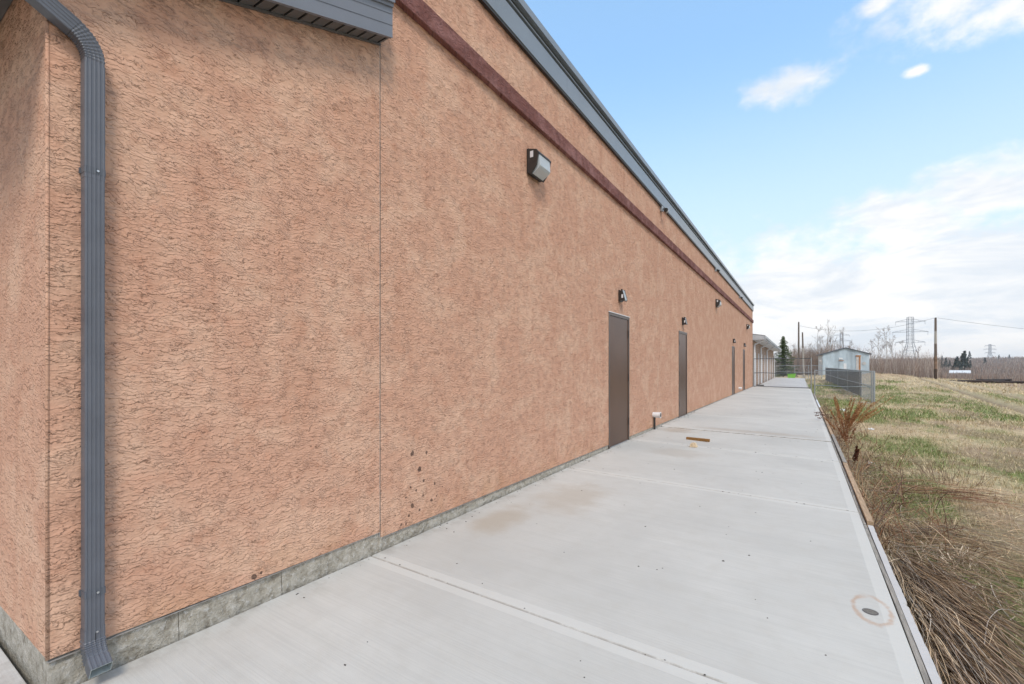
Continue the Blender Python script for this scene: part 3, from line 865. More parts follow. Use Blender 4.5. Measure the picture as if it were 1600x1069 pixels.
# lower elbow kicks out from the wall, pleated
fr = [((SX, SY, 0.235), (0, 1, 0), (1, 0, 0), 1.04), ((SX, SY, 0.195), (0, 1, 0), (1, 0, 0), 1.05)]
rc = 0.085; ang = R(58); nb = 14
for k in range(nb+1):
    a = ang*k/nb
    cx = SX+rc-rc*math.cos(a); cz = 0.185-rc*math.sin(a)
    fr.append(((cx, SY, cz), (0, 1, 0), (math.cos(a), 0, math.sin(a)), 1.03+0.10*(k % 2)))
a = ang; cx, cz = fr[-1][0][0], fr[-1][0][2]
for q in (0.015, 0.062): fr.append(((cx+math.sin(a)*q, SY, cz-math.cos(a)*q), (0, 1, 0), (math.cos(a), 0, math.sin(a)), 1.10))
loft('elbow', fr, mat_spout, ds, cap=False)
last = fr[-1][0]
m = MB()
u, v = np.array((0, 1, 0.)), np.array((math.cos(a), 0, math.sin(a))); dd = np.array((math.sin(a), 0, -math.cos(a)))
c = np.array(last)
w, d = SW*1.10/2, SD*1.10/2
o1 = [c+u*sa*w+v*sb*d for sa, sb in ((-1, -1), (1, -1), (1, 1), (-1, 1))]
i1 = [c+u*sa*(w-.003)+v*sb*(d-.004) for sa, sb in ((-1, -1), (1, -1), (1, 1), (-1, 1))]
b1 = [p-dd*0.07 for p in i1]
for k in range(4):
    q = (k+1) % 4
    m.quad(tuple(o1[k]+dd*.0005), tuple(o1[q]+dd*.0005), tuple(i1[q]+dd*.0005), tuple(i1[k]+dd*.0005)); m.quad(tuple(i1[k]), tuple(i1[q]), tuple(b1[q]), tuple(b1[k]))
m.quad(*[tuple(p) for p in b1])
m.obj('outlet_lining', mat_inner, ds, fix=False)
for zc, s in ((2.185, 1.07), (0.385, 1.07)):
    st = loft('strap', [((SX, SY, zc-0.014), (0, 1, 0), (1, 0, 0), s), ((SX, SY, zc+0.014), (0, 1, 0), (1, 0, 0), s)], mat_strap, ds)
    m = MB(); m.box(SX-SD/2-.006, SX-SD/2+0.004, SY-SW/2-0.006, SY+SW/2+0.006, zc-.012, zc+.012); m.obj('strap', mat_strap, ds)
    m = MB(); m.tube([(SX+SD/2*1.07, SY+0.008, zc), (SX+SD/2*1.07+0.004, SY+0.008, zc)], 0.0045, 10); m.obj('screw', mat_screw, ds)
m = MB(); m.tube([(SX+SD/2*1.04, SY+0.006, 0.218), (SX+SD/2*1.04+0.004, SY+0.006, 0.218)], 0.004, 10); m.obj('screw', mat_screw, ds)
m = MB(); m.box(SX+SD/2*1.05, SX+SD/2*1.05+.0012, SY-0.001, SY+0.001, 0.15, 0.215); m.obj('seam', mat_dark, ds)

# ------------------------------------------------------------------ wall lamps
def wall_pack(y0, z0, s, label, group, sticker=True):
    """y0: near end, z0: bottom; s scale (1 = large)"""
    t = empty('wall_light', (WX+0.003, y0, z0)); tag(t, label, 'wall light', group)
    W = 0.305*s
    def S(pts): return [(x*s, z*s) for x, z in pts]
    m = MB(); m.prism(S([(0, 0.0), (0.03, 0.0), (0.035, 0.25), (0.03, 0.275), (0, 0.275)]), 'y', 0.0, W)
    m.obj('back_plate', mat_bronze, t, bevel=0.004*s)
    # housing: side cheeks + hood, open front for the lens
    cheek = S([(0.03, 0.005), (0.055, -0.012), (0.13, 0.075), (0.150, 0.205), (0.125, 0.245), (0.03, 0.270)])
    for a, b in ((0.002, 0.016*s), (W-0.016*s, W-0.002)):
        m = MB(); m.prism(cheek, 'y', a, b); m.obj('cheek', mat_bronze, t, bevel=0.002*s)
    m = MB(); m.prism(S([(0.03, 0.268), (0.125, 0.243), (0.155, 0.205), (0.155, 0.192), (0.143, 0.192), (0.12, 0.225), (0.03, 0.25)]), 'y', 0.004, W-0.004)
    m.obj('hood', mat_bronze, t, bevel=0.002*s)
    m = MB(); m.prism(S([(0.03, 0.0), (0.052, -0.015), (0.062, -0.006), (0.045, 0.015), (0.03, 0.02)]), 'y', 0.004, W-0.004)
    m.obj('lower_rim', mat_bronze, t)
    m = MB(); m.prism(S([(0.148, 0.198), (0.158, 0.07), (0.138, 0.045), (0.055, -0.008), (0.045, 0.01), (0.045, 0.2)]), 'y', 0.03*s, W-0.03*s)
    m.obj('lens', mat_glass, t, bevel=0.004*s)
    if sticker:
        m = MB(); m.box(0.045*s, 0.085*s, -0.0005, 0.0012, 0.165*s, 0.235*s); m.obj('sticker', mat_sticker, t)
    return t
wall_pack(4.39, 3.515, 1.0, 'large bronze wall light with a wedge lens, nearest to the viewer below the maroon band', 'large wall lights under the maroon band')
wall_pack(17.7, 3.50, 1.0, 'large bronze wall light high above the gap between the second and third doors', 'large wall lights under the maroon band')
wall_pack(28.6, 3.46, 1.0, 'large bronze wall light near the far end of the stucco wall', 'large wall lights under the maroon band')
for (yy, zz, lb) in ((7.42, 2.44, 'small dark wall light directly above the nearest brown door'), (12.25, 2.42, 'small dark wall light above the second brown door'),
                     (22.6, 2.40, 'small dark wall light above the third brown door'), (27.15, 2.40, 'small dark wall light above the farthest brown door')):
    t = empty('door_light', (WX+0.003, yy, zz)); tag(t, lb, 'wall light', 'small lights over the doors')
    m = MB(); m.prism([(0, 0.01), (0.025, 0.0), (0.05, 0.03), (0.05, 0.17), (0.02, 0.2), (0, 0.2)], 'y', 0, 0.13); m.obj('back_plate', mat_bronze, t, bevel=0.004)
    m = MB(); m.prism([(0.045, 0.02), (0.10, 0.01), (0.115, 0.03), (0.07, 0.205), (0.045, 0.215)], 'y', -0.005, 0.008); m.obj('cheek', mat_bronze, t)
    m = MB(); m.prism([(0.045, 0.02), (0.10, 0.01), (0.115, 0.03), (0.07, 0.205), (0.045, 0.215)], 'y', 0.122, 0.135); m.obj('cheek', mat_bronze, t)
    m = MB(); m.prism([(0.05, 0.022), (0.10, 0.015), (0.112, 0.03), (0.068, 0.195), (0.05, 0.2)], 'y', 0.008, 0.122); m.obj('lens', mat_glass, t)
    m = MB(); m.box(0.055, 0.085, -0.0065, -0.0052, 0.06, 0.12); m.obj('sticker', mat_sticker, t)
# small twin-head fittings tucked under the flashing
for (yy, lb) in ((10.1, 'small grey floodlight fitting under the flashing, nearest of the three'), (17.5, 'small grey fitting under the flashing, middle of the three'), (25.0, 'small grey fitting under the flashing, farthest of the three')):
    t = empty('eave_fitting', (WX+0.003, yy, 4.74)); tag(t, lb, 'light fitting', 'small fittings under the flashing')
    m = MB(); m.box(0, 0.05, 0, 0.11, 0.0, 0.11); m.obj('junction_box', mat_galv, t, bevel=0.006)
    m = MB(); m.tube([(0.05, 0.05, 0.05), (0.10, 0.06, 0.04)], 0.014, 8); m.obj('arm', mat_bronze, t)
    for s in (-1, 1):
        m = MB(); m.tube([(0.09, 0.06+s*0.02, 0.04), (0.13, 0.06+s*0.07, -0.005)], [0.025, 0.045], 12); m.obj('lamp_head', mat_galv if s > 0 else mat_bronze, t)
# vents / pipes through the wall foot
t = empty('vent_pipe', (WX, 9.55, float(slab_z(WX, 9.55)))); tag(t, 'white pipe end above a dark drop pipe, left of the second door', 'pipe', 'white pipe ends at the wall foot')
m = MB(); m.tube([(0.0, 0.0, 0.30), (0.15, 0.0, 0.30)], [0.055, 0.058], 20); m.tube([(0.148, 0.0, 0.30), (0.158, 0.0, 0.30)], [0.064, 0.064], 20); m.obj('pipe_end', mat_pvc, t)
m = MB(); m.tube([(0.159, 0, 0.30), (0.1592, 0, 0.30)], 0.045, 16); m.obj('bore', mat_dark, t)
m = MB(); m.tube([(0.035, -0.01, 0.0), (0.035, -0.01, 0.28)], 0.02, 10); m.obj('drop_pipe', mat_bronze, t)
t = empty('vent_pipe', (WX, 24.9, float(slab_z(WX, 24.9)))); tag(t, 'small white plastic pipe end low on the wall between the two farthest doors', 'pipe', 'white pipe ends at the wall foot')
m = MB(); m.tube([(0.0, 0.0, 0.22), (0.14, 0.0, 0.22)], 0.06, 16); m.obj('pipe_end', mat_pvc, t)

# ------------------------------------------------------------------ bits lying on the slab
def on_slab(x, y): return float(slab_z(x, y)) + (0.014 if y > 10 else 0.0)
t = MB(); t.box(-0.2, 0.2, -0.028, 0.028, 0, 0.045)
o = t.obj('timber_offcut', mat_stick, bevel=0.003); o.location = (-1.56, 8.65, on_slab(-1.56, 8.65)+.001); o.rotation_euler = (0, 0, R(-8))
tag(o, 'short rusty brown timber offcut lying on the slab near the dark joint', 'timber offcut')
t = MB(); t.v = [(-.06,-.04,0),(.05,-.05,0),(.06,.05,0),(-.05,.05,0),(-.05,-.03,.05),(.03,-.03,.085),(.04,.03,.06),(-.03,.04,.07)]
t.f = [(0,3,2,1),(4,5,6,7),(0,1,5,4),(1,2,6,5),(2,3,7,6),(3,0,4,7)]
o = t.obj('wood_chunk', mat_chip, bevel=0.006); o.location = (-1.50, 7.95, on_slab(-1.5, 7.95)+.001)
tag(o, 'pale broken wood chunk on the slab just in front of the timber offcut', 'wood chunk')
# dark crumbs and bits of leaf: uncountable
bv, bf = [], []
for k in range(380):
    if k < 170: x = WX+0.02+abs(random.gauss(0, 0.07)); y = random.uniform(1.4, 14)
    elif k < 230: jy = random.choice([2.2, 10.0, 10.0, 8.05, 5.42]); y = jy+random.gauss(0, 0.012); x = random.uniform(-2.55, 0.4)
    else: x = random.uniform(-2.5, 0.42); y = random.uniform(0.9, 22)
    s = random.uniform(0.002, 0.0065)*(1.4 if random.random() < 0.08 else 1)*(1+y*0.06)
    z = on_slab(x, y); a = random.uniform(0, 6.28)
    i = len(bv)
    for q in range(4):
        bv.append((x+s*math.cos(a+q*1.57)*random.uniform(.6, 1.6), y+s*math.sin(a+q*1.57)*random.uniform(.6, 1.6), z+0.0006))
    bv.append((x, y, z+s*0.7))
    bf += [(i, i+1, i+4), (i+1, i+2, i+4), (i+2, i+3, i+4), (i+3, i, i+4)]
m = MB(); m.v = bv; m.f = bf
o = m.obj('crumbs', mat_debris, fix=False); tag(o, 'dark crumbs of dirt and leaf scattered over the concrete walk', kind='stuff')

# ------------------------------------------------------------------ neighbouring brick building
def brick_mat():
    m, t, b, o = new_mat('far_brick')
    g = t.n('ShaderNodeNewGeometry').outputs['Position']
    sp = t.n('ShaderNodeSeparateXYZ', {0: g})
    P_ = t.n('ShaderNodeCombineXYZ', {0: t.m('ADD', sp.outputs[0], sp.outputs[1]), 1: sp.outputs[2], 2: 0.0}).outputs[0]
    br = t.n('ShaderNodeTexBrick', {'Vector': P_, 'Color1': (0.36, 0.22, 0.15, 1), 'Color2': (0.24, 0.17, 0.125, 1), 'Mortar': (0.40, 0.36, 0.31, 1),
                                    'Scale': 1.0, 'Mortar Size': 0.012, 'Brick Width': 0.40, 'Row Height': 0.16, 'Bias': 0.0})
    c = t.mix(t.m('MULTIPLY', t.noise(g, 3.0, 4, 0.6), 0.6), br.outputs[0], (0.40, 0.28, 0.2))
    t.L.new(c, b.inputs['Base Color']); b.inputs['Roughness'].default_value = 0.9
    return m
mat_brick = brick_mat()
bb_ = empty('brick_building', (-2.55, 32.7, 0)); tag(bb_, 'low brick building with pale eaves and white pilasters beyond the gate', 'building')
def PB(o): o.location = (2.55, -32.7, 0); return o
B0, B1, BX = 32.72, 58.6, -2.62
m = MB(); m.box(-14, BX, B0, B1, 0, 3.2); PB(m.obj('wall', mat_brick, bb_))
ez = 3.05
m = MB(); m.prism([(-1.98, ez), (-1.98, ez+0.05), (BX, ez+0.05), (BX, ez)], 'y', B0-0.1, B1+0.4); PB(m.obj('soffit', mat_white, bb_))
m = MB(); m.box(-1.98, -1.94, B0-0.1, B1+0.4, ez-0.01, ez+0.22); PB(m.obj('fascia', mat_wroof, bb_))
m = MB(); m.prism([(-1.938, ez+0.07), (-1.86, ez+0.07), (-1.84, ez+0.2), (-1.938, ez+0.2)], 'y', B0-0.12, B1+0.42); PB(m.obj('gutter', mat_wroof, bb_))
m = MB(); m.prism([(-1.98, ez), (-1.98, ez+0.24), (-3.2, ez+0.42), (-3.2, ez)], 'y', B0-0.14, B0-0.101); PB(m.obj('gable_fascia', mat_wroof, bb_))
m = MB(); m.prism([(-1.93, ez+0.225), (-1.93, ez+0.27), (-8, ez+1.3), (-14, ez+0.3), (-14, ez+0.2)], 'y', B0-0.12, B1+0.45); PB(m.obj('roof', mat_roof, bb_))
for yy in (34.3, 37.2, 40.4, 43.8, 47.5, 51.5, 55.5):
    m = MB(); m.box(BX, BX+0.04, yy, yy+0.35, 0.05, 2.3); PB(m.obj('pilaster', mat_white, bb_))
for yy in (32.95, 38.6, 45.5, 58.2):
    m = MB(); m.tube([(-1.90, yy, ez+0.08), (-1.93, yy, ez+0.02), (BX+0.11, yy, ez-0.28), (BX+0.09, yy, ez-0.36), (BX+0.09, yy, 0.12)], 0.05, 8); PB(m.obj('downspout', mat_white, bb_))
m = MB(); m.box(-2.45, -2.05, 33.6, 33.85, on_slab(-2.2, 33.7)+.02, 0.17); o = m.obj('splash_block', mat_debris, bevel=0.01)
tag(o, 'small dark block on the slab behind the gate at the foot of the brick wall', 'block')

# ------------------------------------------------------------------ chain link fencing
def link_mesh(p0, p1, z0a, z1a, z0b, z1b, pitch=0.075, w=0.0028):
    """diagonal woven wires between p0 and p1 (xy), bottom/top heights at each end"""
    p0 = np.array(p0, float); p1 = np.array(p1, float); L = np.linalg.norm(p1-p0); d = (p1-p0)/L
    nrm = np.array((-d[1], d[0]))
    vs, fs = [], []
    H = max(z1a-z0a, z1b-z0b)
    n = int((L+H)/pitch)
    def pt(s, h, off):
        f = s/L; zb = z0a+(z0b-z0a)*f; zt = z1a+(z1b-z1a)*f
        q = p0+d*s+nrm*off
        return (q[0], q[1], zb+(zt-zb)*h/H)
    for sgn in (1, -1):
        for k in range(n+1):
            s0 = k*pitch-H if sgn > 0 else k*pitch
            a, b = (s0, 0.0), (s0+sgn*H, H)
            # clip to 0..L
            def clip(a, b):
                (sa, ha), (sb, hb) = a, b
                if sa == sb: return None
                t0, t1 = 0.0, 1.0
                for lim, sg in ((0, 1), (L, -1)):
                    da, db = sg*(sa-lim), sg*(sb-lim)
                    if da < 0 and db < 0: return None
                    if da < 0: t0 = max(t0, da/(da-db))
                    if db < 0: t1 = min(t1, da/(da-db))
                if t0 >= t1: return None
                f = lambda q: (sa+(sb-sa)*q, ha+(hb-ha)*q)
                return f(t0), f(t1)
            c = clip(a, b)
            if not c: continue
            (s1, h1), (s2, h2) = c
            i = len(vs); off = 0.002*sgn
            vs += [pt(s1, h1, off), pt(s1, h1+w, off+w*.5), pt(s1, h1-w*.2, off-w*.6), pt(s2, h2, off), pt(s2, h2+w, off+w*.5), pt(s2, h2-w*.2, off-w*.6)]
            fs += [(i, i+1, i+4, i+3), (i+1, i+2, i+5, i+4), (i+2, i, i+3, i+5)]
    m = MB(); m.v = vs; m.f = fs; return m
def fence(name, p0, p1, posts, zb, zt, label, rails=(0.02, 0.5, 1.0), rmat=None, cat='fence', mids=None, pr=0.024):
    rmat = rmat or mat_galv
    t = empty(name, (0, 0, 0)); tag(t, label, cat)
    p0 = np.array(p0, float); p1 = np.array(p1, float)
    zb0, zb1 = zb; zt0, zt1 = zt
    for f in posts:
        p = p0+(p1-p0)*f; b = zb0+(zb1-zb0)*f; tp = zt0+(zt1-zt0)*f
        m = MB(); m.tube([(p[0], p[1], b-0.15), (p[0], p[1], tp+0.04)], pr*1.25, 10); m.obj('post', mat_galv, t)
    for r in rails:
        pts = []
        for f in np.linspace(0, 1, 9):
            p = p0+(p1-p0)*f; b = zb0+(zb1-zb0)*f; tp = zt0+(zt1-zt0)*f
            pts.append((p[0], p[1], b+(tp-b)*r+(0.02*math.sin(f*9) if 0.1 < r < 0.9 else 0)))
        m = MB(); m.tube(pts, pr*0.8, 8); m.obj('rail', rmat, t)
    m = link_mesh(p0, p1, zb0+.02, zt0, zb1+.02, zt1); o = m.obj('chain_link', mat_wire, t, fix=False); o['kind'] = 'stuff'
    return t
fence('gate', (-2.53, 32.48), (0.50, 32.48), (0.0, 1.0), (0.06, 0.02), (1.84, 1.84), 'tall chain link gate closing off the far end of the concrete walk', rmat=mat_rail_dark, rails=(0.03, 0.5, 1.0), cat='gate')
fence('front_fence_panel', (0.56, 27.05), (2.72, 26.4), (0.0, 1.0), (-0.33, -0.34), (1.16, 1.12), 'short chain link panel facing the camera, beside the slab edge', pr=0.022)
m = MB(); m.tube([(2.80, 26.5, -0.5), (2.80, 26.5, 1.16)], 0.03, 10); m.obj('post', mat_galv, bpy.data.objects['front_fence_panel'])
t = fence('side_fence', (2.84, 26.6), (2.1, 56.0), (0.0, 0.16, 0.36, 0.58, 0.8, 1.0), (-0.36, -0.15), (1.12, 1.24), 'chain link fence running back from the front panel, hung with dark screen cloth')
# the cloth, a slightly sagging woven screen
m_, tt, bs, oo = new_mat('dark_screen_cloth')
bs.inputs['Base Color'].default_value = (0.05, 0.062, 0.078, 1); bs.inputs['Roughness'].default_value = 0.8; bs.inputs['Alpha'].default_value = 0.86
cl = MB(); n = 40
for i in range(n+1):
    f = 0.15+0.85*i/n; x = 2.84+(2.1-2.84)*f+0.035+0.012*math.sin(i*1.7); y = 26.6+(56-26.6)*f
    zb = -0.36+0.21*f+0.05; ztp = 1.12+0.12*f-0.01-0.02*abs(math.sin(i*0.9))
    cl.v += [(x, y, zb), (x+.01, y, (zb+ztp)/2), (x, y, ztp)]
for i in range(n):
    for q in range(2): cl.f.append((i*3+q, i*3+3+q, i*3+4+q, i*3+1+q))
cl.obj('screen_cloth', m_, t, fix=False)
fence('rear_fence', (-2.45, 60.0), (1.9, 60.0), (0.0, 0.42, 0.72, 1.0), (0.05, -0.05), (1.46, 1.46), 'chain link fence across the far end of the pale slabs')
# green bin at the end of the slabs
t = empty('green_bin', (-0.92, 59.2, 0.08)); tag(t, 'bright lime green plastic bin at the far end of the walk', 'bin')
mg = simple('lime_plastic', (0.22, 0.55, 0.06), 0.5)
m = MB(); m.prism([(-0.33, 0), (0.33, 0), (0.38, 0.42), (-0.38, 0.42)], 'y', -0.2, 0.2); m.obj('body', mg, t, bevel=0.02)
m = MB(); m.box(-0.42, 0.42, -0.24, 0.24, 0.425, 0.50); m.obj('lid', mg, t, bevel=0.02)

# ------------------------------------------------------------------ shed
SHX, SHY = 4.9, 74.0
sh = empty('metal_shed', (SHX, SHY, 0.02), R(3)); tag(sh, 'pale blue grey corrugated metal shed with a dark gable roof behind the fences', 'shed')
mat_shed = simple('pale_blue_sheet', (0.45, 0.53, 0.58), 0.5, 0.1, 0.28, 1.2, 0.006, 3.0, (1, 1, 0.3))
mat_shedroof = simple('dark_roof_edge', (0.075, 0.09, 0.115), 0.5)
mat_rust = simple('rust_brown_door', (0.36, 0.17, 0.075), 0.7, 0, 0.3, 6.0)
mat_greyw = simple('weathered_pale_panel', (0.50, 0.48, 0.46), 0.8, 0, 0.2, 3.0)
hw, he, hp, dp = 2.5, 2.95, 3.75, 6.0
# front gable wall as corrugated sheets
nsh = 7
for k in range(nsh):
    xa, xb = -hw+2*hw*k/nsh, -hw+2*hw*(k+1)/nsh
    vs, fs = [], []
    N = 20
    for i in range(N+1):
        x = xa+(xb-xa)*i/N
        off = -0.018*(1 if (i % 4) in (1, 2) else 0) - 0.004*(k % 2)
        zt = hp-(hp-he)*abs(x)/hw
        vs += [(x, off, 0), (x, off, zt)]
    for i in range(N): fs.append((2*i, 2*i+2, 2*i+3, 2*i+1))
    m = MB(); m.v = vs; m.f = fs; m.obj('wall_sheet', mat_shed, sh, fix=False)
m = MB(); m.prism([(-hw, 0), (hw, 0), (hw, he-.02), (0, hp-.02), (-hw, he-.02)], 'y', 0.03, dp); m.obj('body', mat_greyw, sh)
for s in (-1, 1):
    m = MB()
    m.prism([(0, hp), (s*(hw+0.22), he-0.06), (s*(hw+0.22), he+0.04), (0, hp+0.10)], 'y', -0.18, dp+0.2); m.obj('roof', mat_shedroof, sh)
m = MB(); m.box(1.12, 1.40, -0.09, -0.03, 0.1, 2.55); m.obj('door', mat_greyw, sh)
m = MB(); m.box(1.40, 1.58, -0.11, -0.03, 0.1, 2.6); m.box(1.08, 1.62, -0.12, -0.03, 2.62, 2.8); m.obj('door_surround', mat_rust, sh)
m = MB(); m.box(-0.72, -0.2, -0.08, -0.03, 2.08, 2.16); m.obj('awning', mat_rust, sh)
m = MB(); m.box(-0.68, -0.15, -0.06, -0.03, 0.6, 1.95); m.obj('panel', mat_shed, sh)
m = MB(); m.box(-0.2, 0.1, -0.07, -0.03, 0.6, 1.75); m.obj('panel', mat_white, sh)
m = MB(); m.box(-0.7, -0.3, -0.07, -0.03, 2.3, 2.5); m.obj('sign_board', mat_white, sh)
m = MB(); m.tube([(1.95, -0.03, 1.75), (1.95, -0.07, 1.75)], 0.2, 16); m.obj('round_vent', mat_greyw, sh)
m = MB(); m.box(-hw-0.32, -hw+0.02, 0.1, 0.5, 1.95, 2.25); m.obj('lamp_box', mat_greyw, sh, bevel=.03)

# ------------------------------------------------------------------ poles, wires, pylons
mat_pole = simple('weathered_pole', (0.135, 0.105, 0.085), 0.85, 0, 0.35, 3.0, 0.01, 20, (4, 4, 0.5))
mat_pole2 = simple('silver_pole', (0.36, 0.33, 0.29), 0.8, 0, 0.25, 3.0, 0.01, 20, (4, 4, 0.5))
mat_creo = simple('creosote_pole_foot', (0.06, 0.038, 0.026), 0.85, 0, 0.5, 3.0)
mat_pole3 = simple('reddish_pole', (0.20, 0.125, 0.08), 0.85, 0, 0.5, 3.0)
def pole(x, y, h, r, label, mats, lean=0.0):
    z = float(ground_z(np.array([x]), np.array([y]))[0])-0.2
    t = empty('utility_pole', (x, y, z)); t.rotation_euler = (0, R(lean), 0); tag(t, label, 'utility pole', 'utility poles')
    zs = np.linspace(0, h, len(mats)+1); rr = lambda q: r*(1-0.35*q/h)
    for k, mt in enumerate(mats):
        m = MB(); m.tube([(0, 0, zs[k]), (0, 0, zs[k+1])], [rr(zs[k]), rr(zs[k+1])], 12)
        m.obj('shaft', mt, t, smooth=False)
    m = MB(); m.tube([(0, 0, h), (0, 0, h+.12)], [r*.62, r*.5], 8); m.obj('cap', mat_debris, t)
    return t
pole(14.0, 75.5, 7.75, 0.17, 'tall weathered pole standing alone on the crest of the field', [mat_creo, mat_pole3, mat_pole, mat_pole2, mat_pole])
pole(-0.33, 82.0, 8.2, 0.15, 'dark brown pole left of the bare trees, the taller of two', [mat_pole]*3)
pole(0.30, 75.0, 6.1, 0.13, 'shorter pole with silvery foot beside the taller dark pole', [mat_pole2, mat_pole2, mat_pole], lean=-1.5)
mat_cable = simple('cable', (0.09, 0.09, 0.10), 0.6)
def cable(a, b, sag, label, r=0.014, n=24):
    pts = []
    for k in range(n+1):
        f = k/n; p = [a[q]+(b[q]-a[q])*f for q in range(3)]; p[2] -= sag*4*f*(1-f); pts.append(p)
    m = MB(); m.tube(pts, r, 4); o = m.obj('overhead_cable', mat_cable); tag(o, label, 'cable', 'overhead cables')
cable((14.0, 75.5, 7.4), (-0.33, 82.0, 7.6), 1.2, 'thin overhead cable from the lone pole to the tall pole on the left')
cable((14.0, 75.5, 7.4), (52, 104.0, 5.2), 1.0, 'thin overhead cable running right from the lone pole')
mat_pylon = simple('pylon_steel', (0.20, 0.22, 0.25), 0.6, 0.2, 0.05)
def pylon(x, y, zb, H, label, s=1.0, rz=0.0, w=0.2):
    t = empty('lattice_pylon', (x, y, zb), rz); tag(t, label, 'pylon', 'lattice pylons')
    k = H/45.0
    lv = [(0, 7.0), (12, 4.4), (25, 1.75), (44, 1.6), (45, 1.55)]
    hwf = lambda z: float(np.interp(z, [a for a, _ in lv], [b for _, b in lv]))
    m = MB()
    zz = [0, 8, 14.5, 19, 22, 25, 28, 31, 34, 37, 40, 43, 45]
    for sx in (-1, 1):
        for sy in (-1, 1):
            m.tube([(sx*hwf(z)*k, sy*hwf(z)*k, z*k) for z in zz], w, 4)
    m.obj('leg', mat_pylon, t)
    m = MB()
    for a, b in zip(zz[:-1], zz[1:]):
        for sy in (-1, 1):
            m.tube([(-hwf(a)*k, sy*hwf(a)*k, a*k), (hwf(b)*k, sy*hwf(b)*k, b*k)], w*.3, 3); m.tube([(hwf(a)*k, sy*hwf(a)*k, a*k), (-hwf(b)*k, sy*hwf(b)*k, b*k)], w*.3, 3)
            m.tube([(sy*hwf(a)*k, -hwf(a)*k, a*k), (sy*hwf(b)*k, hwf(b)*k, b*k)], w*.3, 3)
            m.tube([(-hwf(b)*k, sy*hwf(b)*k, b*k), (hwf(b)*k, sy*hwf(b)*k, b*k)], w*.5, 3)
    m.obj('bracing', mat_pylon, t)
    for za, ar in ((41.5, 9.2), (33.5, 11.0), (25.5, 9.2)):
        for s_ in (-1, 1):
            m = MB(); m.tube([(s_*1.4*k, 0, (za+2.0)*k), (s_*ar*k, 0, za*k)], w*.7, 4); m.tube([(s_*1.4*k, 0, za*k), (s_*ar*k, 0, za*k)], w*.8, 4)
            m.tube([(s_*ar*.55*k, 0, za*k), (s_*ar*.55*k, 0, (za+1)*k)], w*.5, 3)
            m.obj('arm', mat_pylon, t)
            m = MB(); m.tube([(s_*ar*.97*k, 0, za*k), (s_*ar*.97*k, 0, (za-2.6)*k)], w*.5, 4); m.obj('insulator', mat_pylon, t)
    return t
pylon(72.7, 472.8, -5.5, 46, 'largest lattice pylon, between the shed and the lone pole', rz=R(8), w=0.17)
pylon(48.0, 790.0, 3.0, 46, 'faint lattice pylon just right of the shed roof peak', w=0.20, rz=R(8))
pylon(455.0, 1830.0, 9.0, 56, 'tiny distant lattice pylon on the ridge right of the lone pole', w=0.42, rz=R(8))

# ------------------------------------------------------------------ vegetation helpers
def strands(pts_list, widths, cols):
    """ribbon strands; pts_list (N,K,3), widths (N,K), cols (N,3) -> flat crossed ribbons"""
    N, K, _ = pts_list.shape
    d = np.gradient(pts_list, axis=1); d /= np.linalg.norm(d, axis=2, keepdims=True)+1e-9
    ref = np.zeros_like(d); ang = rng.random(N)*6.28
    ref[..., 0] = np.cos(ang)[:, None]; ref[..., 1] = np.sin(ang)[:, None]; ref[..., 2] = 0.3
    sd = np.cross(d, ref); sd /= np.linalg.norm(sd, axis=2, keepdims=True)+1e-9
    sd2 = np.cross(d, sd)
    # triangular section: 3 verts per ring
    a = pts_list + sd*widths[..., None]
    b = pts_list + (-0.5*sd+0.87*sd2)*widths[..., None]
    c = pts_list + (-0.5*sd-0.87*sd2)*widths[..., None]
    V = np.stack([a, b, c], 2).reshape(-1, 3)
    base = (np.arange(N)*K*3)[:, None, None] + (np.arange(K-1)*3)[None, :, None]
    f = []
    for q in range(3):
        r = (q+1) % 3
        f.append(np.stack([base+q, base+r, base+3+r, base+3+q], -1).reshape(-1, 4))
    F = np.concatenate(f)
    C = np.repeat(cols, K*3, axis=0)
    return V, F, C
def blades(x, y, z, h, w, lean, cols, curl=0.4):
    """one flat tapering blade each: 5 verts, 2 faces(quad+tri) as 3 tris"""
    n = len(x); a = rng.random(n)*6.283; la = rng.random(n)*6.283
    dx, dy = np.cos(a)*w, np.sin(a)*w
    lx, ly = np.cos(la)*lean*h, np.sin(la)*lean*h
    base = np.stack([x, y, z-0.01], -1)
    mid = base + np.stack([lx*curl, ly*curl, h*0.6], -1)
    tip = base + np.stack([lx, ly, h*np.sqrt(np.clip(1-lean**2, 0.05, 1))], -1)
    o = np.stack([dx, dy, np.zeros(n)], -1)
    V = np.stack([base-o, base+o, mid-o*0.8, mid+o*0.8, tip], 1).reshape(-1, 3)
    b = np.arange(n)*5
    F = np.concatenate([np.stack([b, b+1, b+3], -1), np.stack([b, b+3, b+2], -1), np.stack([b+2, b+3, b+4], -1)])
    return V, F, np.repeat(cols, 5, axis=0)

